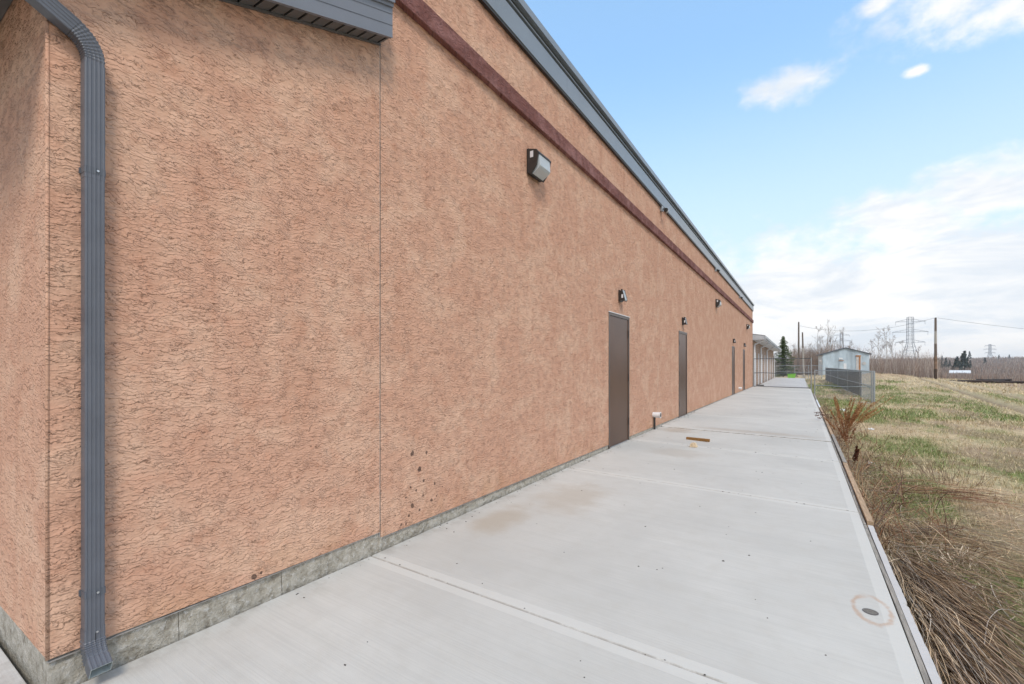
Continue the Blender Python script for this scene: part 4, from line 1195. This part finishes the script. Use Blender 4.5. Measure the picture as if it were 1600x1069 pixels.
# grass over the field: near dense, thinning and widening with distance
def scatter(n, y0, y1, xmaxf, p=1.0):
    y = y0+(y1-y0)*rng.random(n)**p
    x = 0.56+(xmaxf(y)-0.56)*rng.random(n)
    return x, y
Vs, Fs, Cs = [], [], []; off = 0
for (n, y0, y1, hh, ww, ln) in ((130000, 1.5, 9, 0.060, 0.0015, 0.72), (100000, 7, 20, 0.08, 0.0030, 0.70), (80000, 18, 45, 0.11, 0.007, 0.65), (46000, 40, 80, 0.16, 0.016, 0.6)):
    x, y = scatter(n, y0, y1, lambda q: 2.0+0.36*q)
    gc = ground_col(x, y)
    keep = rng.random(n) < (0.35+0.65*ss(gc[:, 1]-gc[:, 0], -0.09, 0.02))*(0.25+0.9*ss(fbm(x*7, y*6, 3), 0.36, 0.6))
    xt = 7.35+0.1*(y-25.8)
    keep &= ~((np.abs(x-xt) < 0.25) | (np.abs(x-xt-1.7) < 0.2))
    x, y, gc = x[keep], y[keep], gc[keep]
    z = ground_z(x, y)
    k = len(x)
    greenish = (gc[:, 1] > gc[:, 0]*0.98)
    col = gc*(0.75+0.9*rng.random((k, 1)))
    straw = rng.random(k) < np.where(greenish, 0.28, 0.8)
    col[straw] = np.array((0.64, 0.52, 0.33))*(0.6+0.6*rng.random((straw.sum(), 1)))
    gr = (~straw) & (rng.random(k) < 0.75) & (greenish | (rng.random(k) < 0.25))
    col[gr] = np.array((0.20, 0.25, 0.080))*(0.6+0.9*rng.random((gr.sum(), 1)))
    h = hh*(0.35+1.1*rng.random(k))*(0.6+0.9*fbm(x*5+9, y*4, 2)); lean = np.clip(ln+0.3*(rng.random(k)-.5), 0.1, 0.97)
    V, F, C = blades(x, y, z, h, ww*(0.6+0.8*rng.random(k)), lean, col)
    Vs.append(V); Fs.append(F+off); Cs.append(C); off += len(V)
V = np.concatenate(Vs); F = np.concatenate(Fs); C = np.concatenate(Cs)
o = np_mesh('field_grass', V, F, mat_blade, cols=np.clip(C, 0, 1)); tag(o, 'short green and straw coloured grass growing over the field', 'grass', kind='stuff'); del o['category']

# matted dead straw along the slab edge
def straw_mat(n, xf, yf, df, Lr, wr, colr, zlift, name=None, K=7):
    x0, y0 = xf(n), yf(n)
    th = df(n); L = Lr[0]+(Lr[1]-Lr[0])*rng.random(n)
    s = np.linspace(0, 1, K)[None, :]
    bend = (rng.random(n)-.5)*0.55
    ang = th[:, None]+bend[:, None]*s
    stp = (L/(K-1))[:, None]
    px = x0[:, None]+np.cumsum(np.sin(ang)*stp, 1); py = y0[:, None]+np.cumsum(-np.cos(ang)*stp, 1)
    px = np.maximum(px, 0.555+0.02*rng.random((n, 1)))
    arch = np.sin(s*math.pi*(0.6+0.8*rng.random((n, 1))))*0.05*rng.random((n, 1))
    gz = ground_z(px, py)
    pz = gz + zlift[0]+(zlift[1]-zlift[0])*rng.random((n, 1)) + arch
    w = (wr[0]+(wr[1]-wr[0])*rng.random((n, 1)))*(1-0.7*s)
    cols = colr[rng.integers(0, len(colr), n)]*(0.45+0.95*rng.random((n, 1)))
    return strands(np.stack([px, py, pz], -1), w, cols)
STR = np.array(((0.50, 0.36, 0.24), (0.62, 0.48, 0.33), (0.42, 0.30, 0.21), (0.46, 0.39, 0.32), (0.24, 0.165, 0.115), (0.56, 0.40, 0.25)))
parts = [straw_mat(1500, lambda n: 0.60+0.26*rng.random(n)**1.3, lambda n: 2.4+2.8*rng.random(n), lambda n: R(12)+R(9)*rng.standard_normal(n), (0.35, 1.15), (0.0016, 0.0048), STR, (0.0, 0.13)),
         straw_mat(520, lambda n: 0.58+0.7*rng.random(n)**1.7, lambda n: 4.4+1.8*rng.random(n), lambda n: R(35)+R(30)*rng.standard_normal(n), (0.2, 0.8), (0.0014, 0.0038), STR, (0.0, 0.09)),
         straw_mat(900, lambda n: 0.58+0.55*rng.random(n), lambda n: 5.6+5*rng.random(n), lambda n: R(25)+R(60)*rng.standard_normal(n), (0.1, 0.5), (0.0010, 0.0025), STR, (0.0, 0.07)),
         straw_mat(1200, lambda n: 0.9+1.4*rng.random(n), lambda n: 4.0+4.5*rng.random(n), lambda n: R(70)+R(60)*rng.standard_normal(n), (0.06, 0.35), (0.0010, 0.0022), STR*1.35, (0.0, 0.05)),
         straw_mat(700, lambda n: 0.57+0.25*rng.random(n), lambda n: 8+18*rng.random(n), lambda n: R(20)+R(60)*rng.standard_normal(n), (0.1, 0.5), (0.0015, 0.0035), STR*0.9, (0.0, 0.10))]
off = 0; VV, FF, CC = [], [], []
for V, F, C in parts: VV.append(V); FF.append(F+off); CC.append(C); off += len(V)
o = np_mesh('dead_straw', np.concatenate(VV), np.concatenate(FF), mat_blade, cols=np.clip(np.concatenate(CC), 0, 1), nper=4)
tag(o, 'matted heap of dead brown stalks lying along the slab edge', kind='stuff')

# upright broken stems between the heap and the field
n = 420
sx = 0.60+1.5*rng.random(n)**1.6; sy = 3.2+13*rng.random(n); sz = ground_z(sx, sy)-.01; shh = 0.08+0.26*rng.random(n)**2
la_ = rng.random(n)*6.28; ln_ = 0.15+0.6*rng.random(n)
pts = np.stack([np.stack([sx+np.cos(la_)*ln_*shh*q**1.5, sy+np.sin(la_)*ln_*shh*q**1.5, sz+shh*q*(1-.25*q*ln_)], -1) for q in np.linspace(0, 1, 5)], 1)
V, F, C = strands(pts, (0.0012+0.0014*rng.random((n, 1)))*np.linspace(1, .5, 5)[None], STR[rng.integers(0, 6, n)]*(0.7+0.7*rng.random((n, 1))))
o = np_mesh('dead_stems', V, F, mat_blade, cols=np.clip(C, 0, 1), nper=4); tag(o, 'broken upright dead grass stems along the edge of the field', kind='stuff')
# leaf litter on the soil of the verge
n = 5200
sx = 0.56+2.2*rng.random(n)**1.8; sy = 2.2+15*rng.random(n); sz = ground_z(sx, sy)+.004+.02*rng.random(n)
aa = rng.random(n)*6.28; ll = 0.004+0.012*rng.random(n); ww = ll*(0.2+0.5*rng.random(n))
ux, uy = np.cos(aa), np.sin(aa)
q4 = []
for (p, q) in ((-1, 0), (0, -1), (1, 0), (0, 1)):
    q4.append(np.stack([sx+ux*ll*p-uy*ww*q, sy+uy*ll*p+ux*ww*q, sz+rng.normal(0, .25, n)*ll], -1))
V = np.stack(q4, 1).reshape(-1, 3); F = np.arange(n*4).reshape(-1, 4)
C = np.repeat(np.array(((0.42, 0.28, 0.16), (0.25, 0.15, 0.09), (0.55, 0.43, 0.28), (0.16, 0.11, 0.08)))[rng.integers(0, 4, n)]*(0.7+0.6*rng.random((n, 1))), 4, axis=0)
o = np_mesh('leaf_litter', V, F, mat_blade, cols=np.clip(C, 0, 1), nper=4); tag(o, 'brown and tan leaf litter on the soil beside the slab', kind='stuff')

n = 1500
sx = 0.59+0.75*rng.random(n)**1.7; sy = 5.2+15*rng.random(n)**1.3; sz = ground_z(sx, sy)-.01
cl_n = fbm(sx*3, sy*1.6, 3); shh = (0.05+0.42*rng.random(n)**2)*ss(cl_n, 0.36, 0.6)+0.03
la_ = rng.random(n)*6.28; ln_ = 0.2+0.8*rng.random(n)
pts = np.stack([np.stack([np.maximum(sx+np.cos(la_)*ln_*shh*q**1.5, 0.56), sy+np.sin(la_)*ln_*shh*q**1.5, sz+shh*q*(1-.3*q*ln_)], -1) for q in np.linspace(0, 1, 5)], 1)
RB = np.array(((0.30, 0.15, 0.08), (0.20, 0.11, 0.07), (0.40, 0.25, 0.15), (0.14, 0.085, 0.06), (0.50, 0.37, 0.24)))
V, F, C = strands(pts, (0.0016+0.0024*rng.random((n, 1)))*(1+0.04*sy[:, None])*np.linspace(1, .6, 5)[None], RB[rng.integers(0, 5, n)]*(0.7+0.7*rng.random((n, 1))))
o = np_mesh('weed_stems', V, F, mat_blade, cols=np.clip(C, 0, 1), nper=4); tag(o, 'tangled reddish brown dead weed stems crowding the outer edge of the slab', kind='stuff')
n = 260
sx = 0.66+0.55*rng.random(n); sy = 2.7+3.6*rng.random(n)
cl0 = rng.random(n) < 0.5; sx[cl0] = 1.05+rng.normal(0, .09, cl0.sum()); sy[cl0] = 5.15+rng.normal(0, .16, cl0.sum())
V, F, C = blades(sx, sy, ground_z(sx, sy)+.05*rng.random(n)+.02, 0.03+0.07*rng.random(n), 0.002+0.003*rng.random(n), np.full(n, .96), np.array((0.66, 0.54, 0.40))*(0.6+0.6*rng.random((n, 1))), curl=0.7)
o = np_mesh('curled_leaves', V, F, mat_blade, cols=np.clip(C, 0, 1)); tag(o, 'pale curled dry leaf blades lying on the straw heap', kind='stuff')
# dock plants: brown seed spikes
def dock(x, y, n, h, spread, label, dark=(0.17, 0.06, 0.022), lean=(0, 0), seeds=260, hr=(0.5, 1.0), sw=0.028):
    z = float(ground_z(np.array([x]), np.array([y]))[0])-0.02
    t = empty('dock_plant', (x, y, z)); tag(t, label, 'dead weed', 'dead weeds beside the slab')
    for k in range(n):
        a = random.uniform(0, 6.28); sp = random.uniform(0.05, spread); hh = h*random.uniform(*hr)
        pts = np.array([[math.cos(a)*sp*s**1.3+lean[0]*s*h, math.sin(a)*sp*s**1.3+lean[1]*s*h, hh*s] for s in np.linspace(0, 1, 6)])
        V, F, C = strands(pts[None], np.linspace(0.005, 0.002, 6)[None], np.array([(0.33, 0.19, 0.09)]))
        np_mesh('stalk', V, F, mat_twig, t, cols=C, nper=4)
        m = seeds
        s = 0.45+0.55*rng.random(m)
        px = np.interp(s, np.linspace(0, 1, 6), pts[:, 0]); py = np.interp(s, np.linspace(0, 1, 6), pts[:, 1]); pz = np.interp(s, np.linspace(0, 1, 6), pts[:, 2])
        r = sw*np.sqrt(rng.random(m))*(1.3-s); b = rng.random(m)*6.28
        c = np.array(dark)*(0.6+1.3*rng.random((m, 1)))
        x_, y_, z_ = px+np.cos(b)*r, py+np.sin(b)*r, pz
        V, F, C = blades(x_, y_, z_, 0.018+0.014*rng.random(m), np.full(m, 0.0045), np.full(m, 0.6), c)
        np_mesh('seed_spike', V, F, mat_blade, t, cols=np.clip(C, 0, 1))
    return t
dock(0.78, 12.6, 17, 1.0, 0.48, 'big clump of rust brown dead dock spikes leaning over the slab edge', dark=(0.27, 0.12, 0.05), sw=0.045, seeds=190)
dock(0.95, 13.8, 13, 0.95, 0.65, 'paler brown clump of dead weeds just behind the big rust brown clump', dark=(0.36, 0.20, 0.09), lean=(0.25, 0), sw=0.045, seeds=200)
dock(0.80, 11.6, 6, 0.62, 0.30, 'low dark brown clump of dead weeds in front of the big rust brown clump', dark=(0.20, 0.085, 0.04), sw=0.04, seeds=150)
dock(0.70, 9.2, 2, 0.50, 0.05, 'short dark brown dead dock spike nearer the viewer than the big clump', dark=(0.10, 0.035, 0.018), lean=(0.22, 0), sw=0.04, seeds=300)
# umbel seed heads drooping over the slab
t = empty('dried_umbels', (0.62, 13.9, -0.3)); tag(t, 'dry brown flower heads drooping over the slab edge left of the dock clump', 'dead weed', 'dead weeds beside the slab')
for k in range(9):
    ex, ey, ezz = -0.30+0.33*random.random(), random.uniform(-.3, .3), 0.36+0.16*random.random()
    pts = np.array([(0, 0, 0), (ex*.2, ey*.3, ezz*.6), (ex*.6, ey*.7, ezz*.95), (ex, ey, ezz)])
    V, F, C = strands(pts[None], np.full((1, 4), 0.003), np.array([(0.25, 0.17, 0.12)])); np_mesh('stalk', V, F, mat_twig, t, cols=C, nper=4)
    m = 40; x_ = ex+rng.normal(0, .03, m); y_ = ey+rng.normal(0, .03, m); z_ = ezz+rng.normal(0, .01, m)
    V, F, C = blades(x_, y_, z_, np.full(m, .02), np.full(m, .006), np.full(m, .5), np.array((0.17, 0.10, 0.075))*(0.6+0.8*rng.random((m, 1)))); np_mesh('seed_head', V, F, mat_blade, t, cols=C)
# loose arching reeds and sticks
def stalk_thing(name, pts, r0, r1, col, label, cat, group=None, side=()):
    pts = np.array(pts, float); b = pts[0].copy()
    t = empty(name, tuple(b)); tag(t, label, cat, group)
    K = 14; s = np.linspace(0, len(pts)-1, K)
    P3 = np.stack([np.interp(s, np.arange(len(pts)), pts[:, q]) for q in range(3)], -1)-b
    P3[1:-1] = (P3[:-2]+P3[1:-1]*2+P3[2:])/4
    V, F, C = strands(P3[None], np.linspace(r0, r1, K)[None], np.array([col])); np_mesh('stalk', V, F, mat_twig, t, cols=C, nper=4)
    for sd in side:
        q = np.array(sd, float)-b
        V, F, C = strands(np.stack([q[0]+(q[1]-q[0])*f for f in np.linspace(0, 1, 5)])[None], np.linspace(r0*.7, r1*.6, 5)[None], np.array([col])); np_mesh('twig', V, F, mat_twig, t, cols=C, nper=4)
    return t
stalk_thing('bent_reed', [(0.62, 7.3, -.33), (0.62, 7.35, 0.0), (0.70, 7.3, 0.14), (0.98, 7.2, 0.20)], .005, .002, (0.47, 0.33, 0.18), 'tan reed arching to the right over the weeds', 'dead weed', 'dead weeds beside the slab')
stalk_thing('bent_reed', [(0.60, 7.6, -.33), (0.64, 7.65, 0.05), (0.66, 7.6, 0.28), (0.67, 7.5, 0.12)], .005, .003, (0.45, 0.32, 0.18), 'tan reed standing upright and broken at its tip beside the slab edge', 'dead weed', 'dead weeds beside the slab')
stalk_thing('bent_reed', [(0.66, 7.9, -.33), (0.72, 7.9, -0.05), (0.75, 7.9, 0.18), (0.80, 7.8, 0.05)], .004, .003, (0.50, 0.38, 0.24), 'pale reed right of the upright broken one', 'dead weed', 'dead weeds beside the slab')
stalk_thing('fallen_branch', [(0.86, 3.55, -.2), (0.93, 3.78, -.15), (1.02, 3.95, -.13), (1.15, 4.05, -.16)], .0035, .002, (0.42, 0.36, 0.31), 'grey curved twig lying on the straw at the right edge of the photo', 'branch')
stalk_thing('fallen_branch', [(0.60, 5.6, -.22), (0.78, 6.0, -.05), (0.92, 6.5, 0.06), (1.0, 6.9, 0.12)], .006, .0025, (0.16, 0.10, 0.075), 'dark bare branch rising from the weeds just past the tan board end', 'branch',
            side=[((0.78, 6.0, -.05), (0.98, 5.9, 0.02)), ((0.9, 6.4, 0.04), (0.86, 6.9, 0.12)), ((0.7, 5.8, -.12), (0.72, 6.3, 0.0))])
# brown fallen brush across the weeds
x0, y0 = 0.7, 7.2
brv = straw_mat(110, lambda n: 0.62+1.1*rng.random(n), lambda n: 7.35+0.32*rng.standard_normal(n)*.5+.3, lambda n: R(95)+R(14)*rng.standard_normal(n), (0.25, 0.8), (0.0015, 0.004), np.array(((0.34, 0.17, 0.10), (0.24, 0.13, 0.085), (0.40, 0.24, 0.15))), (0.0, 0.10))
o = np_mesh('fallen_brush', *brv[:2], mat_twig, cols=np.clip(brv[2], 0, 1), nper=4); tag(o, 'low reddish brown row of fallen brush reaching right from the slab edge', kind='stuff')
# sparse twiggy shrub
t = empty('twiggy_shrub', (1.72, 8.6, -.32)); tag(t, 'sparse bare brown shrub standing in the grass right of the fallen brush', 'shrub')
n = 46
bx, by = rng.normal(0, .16, n), rng.normal(0, .16, n)
pts = np.stack([np.stack([bx+(bx*1.2+rng.normal(0, .06, n))*s, by+(by*1.2)*s, (0.22+0.35*rng.random(n))*s], -1) for s in np.linspace(0, 1, 5)], 1)
V, F, C = strands(pts, np.linspace(.003, .001, 5)[None].repeat(n, 0), np.array((0.20, 0.13, 0.09))*(0.6+0.8*rng.random((n, 1)))); o = np_mesh('twigs', V, F, mat_twig, t, cols=C, nper=4); o['kind'] = 'stuff'
# litter
for (x, y, s, lb) in ((1.02, 4.55, .022, 'crumpled white litter on the grass beside the straw heap'), (0.72, 3.95, .016, 'small white scrap half buried in the straw by the slab lip'), (0.98, 9.6, .03, 'white scrap lying in the grass beyond the reeds'), (1.5, 14.6, .04, 'white scrap in the grass right of the rust brown clump'),
                      (1.25, 20.5, .06, 'white scrap on the grass in front of the chain link panel')):
    z = float(ground_z(np.array([x]), np.array([y]))[0])+.03
    s = s*1.6; m = MB(); N = 6
    for i in range(N+1):
        for j in range(N+1):
            m.v.append(((i/N-.5)*2*s+random.gauss(0, s*.12), (j/N-.5)*2*s*.7+random.gauss(0, s*.12), random.gauss(0, s*.28)))
    for i in range(N):
        for j in range(N): m.f.append((i*(N+1)+j, (i+1)*(N+1)+j, (i+1)*(N+1)+j+1, i*(N+1)+j+1))
    o = m.obj('litter', mat_paper, fix=False); o.location = (x, y, z); tag(o, lb, 'litter', 'white litter in the grass')

# ------------------------------------------------------------------ trees
def bare_tree(x, y, h, label, trunk_col, twig_col, group='bare trees behind the fences', lv=3, seedv=0, spread=0.30, r0=None, start=0.35, nb=(16, 6, 5), tw=1.0):
    rnd = random.Random(seedv)
    z = float(ground_z(np.array([x]), np.array([y]))[0])-0.1
    t = empty('bare_tree', (x, y, z)); tag(t, label, 'tree', group)
    r0 = r0 or h*0.011
    K = 10
    tp = np.zeros((K, 3)); wx = wy = 0
    for k in range(K):
        tp[k] = (wx, wy, h*k/(K-1)); wx += rnd.gauss(0, h*.010); wy += rnd.gauss(0, h*.010)
    tr = np.linspace(r0, r0*0.15, K)
    m = MB(); m.tube([tuple(p) for p in tp], list(tr), 7); mm = m.obj('trunk', mat_twig, t)
    a = mm.data.color_attributes.new('tint', 'FLOAT_COLOR', 'POINT')
    a.data.foreach_set('color', np.tile(np.array((*trunk_col, 1), np.float32), len(mm.data.vertices)))
    P5, W5 = [], []
    def branch(p, d, L, r, lev):
        pts = []; q = np.array(p, float); dd = np.array(d, float)
        for k in range(5):
            pts.append(q.copy()); dd = dd+np.array((rnd.gauss(0, .12), rnd.gauss(0, .12), 0.10+rnd.gauss(0, .06))); dd /= np.linalg.norm(dd); q = q+dd*L/4
        P5.append(pts); W5.append(np.linspace(r, r*.35, 5))
        if lev < lv:
            for _ in range(nb[lev]):
                f = rnd.uniform(0.25, 1.0); i = min(3, int(f*4)); pp = pts[i]+(pts[i+1]-pts[i])*(f*4-i)
                ax = np.array((rnd.gauss(0, 1), rnd.gauss(0, 1), rnd.gauss(0.3, .6))); ax /= np.linalg.norm(ax)
                nd = dd*0.75+ax*0.75; nd /= np.linalg.norm(nd)
                branch(pp, nd, L*rnd.uniform(.35, .6), max(r*.5, .006*tw), lev+1)
    for _ in range(nb[0]):
        f = rnd.uniform(start, .98); zz = h*f
        p = [np.interp(zz, tp[:, 2], tp[:, q]) for q in range(3)]
        a_ = rnd.uniform(0, 6.28); up = rnd.uniform(.6, 1.3)
        d = np.array((math.cos(a_), math.sin(a_), up)); d /= np.linalg.norm(d)
        branch(p, d, h*spread*(1.15-f)*rnd.uniform(.7, 1.2)+.15, max(r0*(1-f)*.5, .01*tw), 1)
    Pa = np.array(P5); Wa = np.array(W5)
    cols = np.array(twig_col)*(0.7+0.6*rng.random((len(Pa), 1)))
    V, F, C = strands(Pa, Wa, cols); np_mesh('crown', V, F, mat_twig, t, cols=C, nper=4)
    return t
TW = (0.26, 0.21, 0.18); TK = (0.24, 0.20, 0.175)
def at(px, Yd):      # ground position at image column px (1600 wide) and world Y
    tt = (px-800)/711.0
    return Yd*(.8439*tt-.5365)/(.8439+.5365*tt), Yd
trees = [(1291.5, 92, 9.7, 'tallest bare tree, rising over the left end of the shed roof'), (1276, 90, 7.9, 'tall forked bare tree left of the tallest one'), (1281.5, 95, 7.0, 'bare tree between the tall forked tree and the tallest one'),
         (1301, 96, 6.9, 'slender bare tree just right of the tallest one'), (1317, 94, 8.2, 'single thin bare trunk standing above the shed roof peak'), (1264, 92, 5.6, 'small bare tree just right of the two poles'),
         (1240, 90, 5.2, 'small bare tree between the spruce and the dark pole'), (1328, 110, 6.3, 'faint bare tree behind the right slope of the shed roof'),
         (1362, 96, 6.2, 'bare birch just right of the shed corner'), (1375, 100, 7.4, 'taller bare birch second from the shed corner'), (1386, 98, 7.6, 'bare birch with pale trunk left of the large pylon'),
         (1396, 102, 6.3, 'bare birch nearly in line with the left arms of the large pylon'), (1406, 100, 5.0, 'short bare birch in front of the foot of the large pylon'), (1437, 104, 4.6, 'short bare birch between the large pylon and the lone pole')]
for k, (px, yd, h, lb) in enumerate(trees):
    x, y = at(px, yd)
    dz = float(ground_z(np.array([x]), np.array([y]))[0])
    pale = (0.42, 0.37, 0.32) if px > 1350 else TK
    top = h + (0 if dz > -1 else 1.2)
    bare_tree(x, y, top-dz*0.5, lb, pale, TW if px < 1350 else (0.27, 0.21, 0.18), seedv=k+3, start=0.25 if px < 1350 else 0.4, nb=(15, 5, 4), r0=0.085 if k < 6 else 0.06, tw=1.5, spread=0.26)
# spruce
def spruce(x, y, h, w, label, group=None, nl=3400, s=1.0):
    z = float(ground_z(np.array([x]), np.array([y]))[0])-0.1
    t = empty('spruce_tree', (x, y, z)); tag(t, label, 'tree', group)
    m = MB(); m.tube([(0, 0, 0), (0, 0, h*.96)], [h*.02, h*.003], 7); mm = m.obj('trunk', mat_pole, t)
    P4, W4, Cc = [], [], []
    nbr = int(26*h)
    for k in range(nbr):
        f = (k+random.random())/nbr; f = 1-(1-f)**1.0; zz = h*(0.04+0.95*f)
        R0 = w*(1-f)**0.85*random.uniform(.65, 1.15)+0.05; a = k*2.39996+random.gauss(0, .3)
        ca, sa = math.cos(a), math.sin(a)
        nseg = max(4, int(R0*26))
        for q in range(nseg):
            g = (q+1)/nseg; r = R0*g; zq = zz-0.28*R0*g+0.20*R0*g*g
            for sgn in (-1, 1, 0):
                aw = 0.16*s*(1.25-g)+0.05
                ex = ca*r - sgn*sa*aw; ey = sa*r+sgn*ca*aw
                if sgn == 0: ex, ey = ca*(r+.08), sa*(r+.08)
                P4.append([(ca*r, sa*r, zq), (ex*.5+ca*r*.5, ey*.5+sa*r*.5, zq-.01), (ex, ey, zq-.05-.05*random.random())]); W4.append((.030, .028, .006))
                Cc.append((0.085, 0.115, 0.048))
    Cc = np.array(Cc)*(0.6+1.0*rng.random((len(Cc), 1)))
    V, F, C = strands(np.array(P4), np.array(W4), Cc); np_mesh('crown', V, F, mat_needle, t, cols=C, nper=4)
x, y = at(1224, 70)
spruce(x, y, 5.45, 2.0, 'dark green spruce standing behind the brick building')
# thickets: thin upright stems, joined as one mass each
def thicket(name, label, n, area, hf, w, colset, K=4, jit=0.15, parent=None):
    x, y = area(n)
    z = ground_z(x, y)-0.05; h = hf(x, y, n)
    s = np.linspace(0, 1, K)
    lx, ly = rng.normal(0, jit, n), rng.normal(0, jit, n)
    pts = np.stack([np.stack([x+lx*h*q**1.4+rng.normal(0, .02, n)*h*q, y+ly*h*q**1.4, z+h*q], -1) for q in s], 1)
    W = w(x, y)[:, None]*np.linspace(1, .35, K)[None]
    cols = colset[rng.integers(0, len(colset), n)]*(0.65+0.7*rng.random((n, 1)))
    V, F, C = strands(pts, W, cols)
    o = np_mesh(name, V, F, mat_twig, cols=np.clip(C, 0, 1), nper=4); tag(o, label, kind='stuff'); return o
BR = np.array(((0.34, 0.265, 0.22), (0.42, 0.34, 0.28), (0.27, 0.22, 0.19), (0.37, 0.25, 0.19)))
def area_px(p0, p1, y0, y1):
    def f(n):
        px = p0+(p1-p0)*rng.random(n); yd = y0+(y1-y0)*rng.random(n)
        t_ = (px-800)/711.0
        return yd*(.8439*t_-.5365)/(.8439+.5365*t_), yd
    return f
clump = lambda x, y: 0.65+0.7*fbm(x*.5+50, y*.3+7, 3)
thicket('bare_thicket', 'tall grey brown thicket of bare saplings behind the shed and poles', 9000, area_px(1236, 1345, 88, 104), lambda x, y, n: 5.0*clump(x, y)*(0.3+0.8*rng.random(n)), lambda x, y: 0.016+0*x, BR)
thicket('bare_thicket', 'reddish brown thicket of bare saplings right of the shed', 5500, area_px(1350, 1466, 90, 112), lambda x, y, n: 4.7*clump(x, y)*(0.3+0.7*rng.random(n)), lambda x, y: 0.015+0*x, np.array(((0.38, 0.29, 0.24), (0.66, 0.58, 0.50), (0.30, 0.235, 0.21), (0.42, 0.30, 0.23))))
thicket('valley_scrub', 'low brown scrub covering the valley below the crest', 22000, area_px(1440, 1720, 95, 420), lambda x, y, n: (1.7+0.004*y)*clump(x*.3, y*.3)*(0.4+0.6*rng.random(n)), lambda x, y: 0.02+0.00022*y, BR*0.95)
thicket('far_wood', 'far grey brown wood of bare trees covering the ridge', 42000, area_px(1150, 1800, 430, 1420), lambda x, y, n: (3.2+0.004*y)*clump(x*.06, y*.03)*(0.4+0.7*rng.random(n)), lambda x, y: 0.0005*y, BR*0.9, K=3)
# distant conifers scattered on the ridge and valley side
def conifer(x, y, h, w):
    z = float(ground_z(np.array([x]), np.array([y]))[0])-.3
    t = empty('distant_conifer', (x, y, z))
    m = MB(); m.tube([(0, 0, 0), (0, 0, h*.3)], h*.02, 5); m.obj('trunk', mat_pole, t)
    n = 170; f = rng.random(n)**.8; r = w*(1-f)*(0.35+0.65*rng.random(n)); a = rng.random(n)*6.28
    V, F, C = blades(np.cos(a)*r, np.sin(a)*r, h*(.08+.86*f), np.full(n, h*.10), np.full(n, h*.028), np.full(n, .75), np.array((0.045, 0.06, 0.045))*(0.6+0.9*rng.random((n, 1))))
    np_mesh('crown', V, F, mat_needle, t, cols=C); return t
cl_ = [(1462, 640, 13), (1466, 600, 14), (1471, 640, 12), (1478, 700, 15), (1484, 680, 12), (1493, 480, 13), (1496, 500, 15), (1500, 520, 11), (1504, 470, 17), (1507, 480, 19), (1511, 520, 12), (1516, 700, 12), (1539, 900, 14),
       (1404, 700, 11), (1409, 720, 13), (1418, 720, 10), (1434, 740, 12), (1446, 700, 15), (1452, 800, 12), (1472, 1150, 16), (1515, 1300, 22), (1561, 1300, 14), (1577, 1300, 14), (1426, 700, 9)]
CL = {9: 'tallest dark conifer behind the right half of the white roofed far building', 8: 'tall dark conifer just left of the tallest one behind the white roof', 6: 'dark conifer behind the left end of the white roofed far building', 12: 'lone dark conifer under the tiny distant pylon', 20: 'dark conifer breaking the ridge line above the white roofed building',
      22: 'farthest right dark conifer on the ridge line', 21: 'dark ridge conifer between the tiny pylon and the rightmost conifer', 17: 'dark conifer just left of the top part of the far wood beside the lone pole'}
ORD = ['first', 'second', 'third', 'fourth', 'fifth', 'sixth', 'seventh', 'eighth', 'ninth', 'tenth', 'eleventh', 'twelfth', 'thirteenth', 'fourteenth', 'fifteenth', 'sixteenth']
def conifer_label(k):
    px = cl_[k][0]
    if px < 1456:
        n = sorted([-c[0] for c in cl_ if c[0] < 1456]).index(-px)
        return 'small dark conifer in the far wood, %s to the left of the lone pole' % ORD[n]
    n = sorted([c[0] for c in cl_ if c[0] > 1456]).index(px)
    return 'small dark conifer in the far wood, %s to the right of the lone pole' % ORD[n]
for k, (px, yd, h) in enumerate(cl_):
    x, y = at(px, yd); t = conifer(x, y, h, h*.26)
    tag(t, CL.get(k) or conifer_label(k), 'tree', 'far dark conifers')
# far building with white roof
x, y = at(1500, 400); z = float(ground_z(np.array([x]), np.array([y]))[0])
t = empty('far_building', (x, y, z+0.4), R(-15)); tag(t, 'long low building with a white roof far off in the valley', 'building')
m = MB(); m.box(-4.6, 4.6, -3, 3, 0, 2.2); m.obj('wall', mat_greyw, t)
m = MB(); m.prism([(-3.4, 2.2), (0, 4.0), (3.4, 2.2)], 'x', -4.9, 4.9); m.obj('roof', mat_white, t)
# dark log pile on the right side of the crest
t = empty('log_pile', (17.5, 66, 0)); tag(t, 'low dark pile of logs on the brow of the field at the right edge', 'log pile')
mlog = simple('dark_log', (0.05, 0.038, 0.034), 0.9, 0, 0.5, 3.0)
for k in range(20):
    yy = 60+random.random()*9; xx = 17.0+0.25*(yy-60)*0+random.uniform(-2.6, 3.2); zz = float(ground_z(np.array([xx]), np.array([yy]))[0])
    L = random.uniform(1.2, 3.0); a = R(random.gauss(20, 14)); r = random.uniform(.08, .17); zz += r*0.6+random.choice((0, 0, .12))
    m = MB(); m.tube([(xx-17.5-L/2*math.cos(a), yy-66+L/2*math.sin(a), zz), (xx-17.5+L/2*math.cos(a), yy-66-L/2*math.sin(a), zz+random.uniform(-.05, .1))], [r, r*.85], 8)
    m.obj('log', mlog, t)

# ------------------------------------------------------------------ air
hz = MB().box(-700, 1500, -60, 2600, -14, 75)
mh = bpy.data.materials.new('haze_air'); mh.use_nodes = True; mh.node_tree.nodes.clear()
th_ = NT(mh.node_tree)
pv = th_.n('ShaderNodeVolumePrincipled', {'Color': (0.94, 0.96, 1.0, 1), 'Density': 0.00018, 'Anisotropy': 0.1})
th_.n('ShaderNodeOutputMaterial', {'Volume': pv.outputs[0]})
o = hz.obj('haze', mh); tag(o, 'thin pale haze over the far woods', kind='stuff')
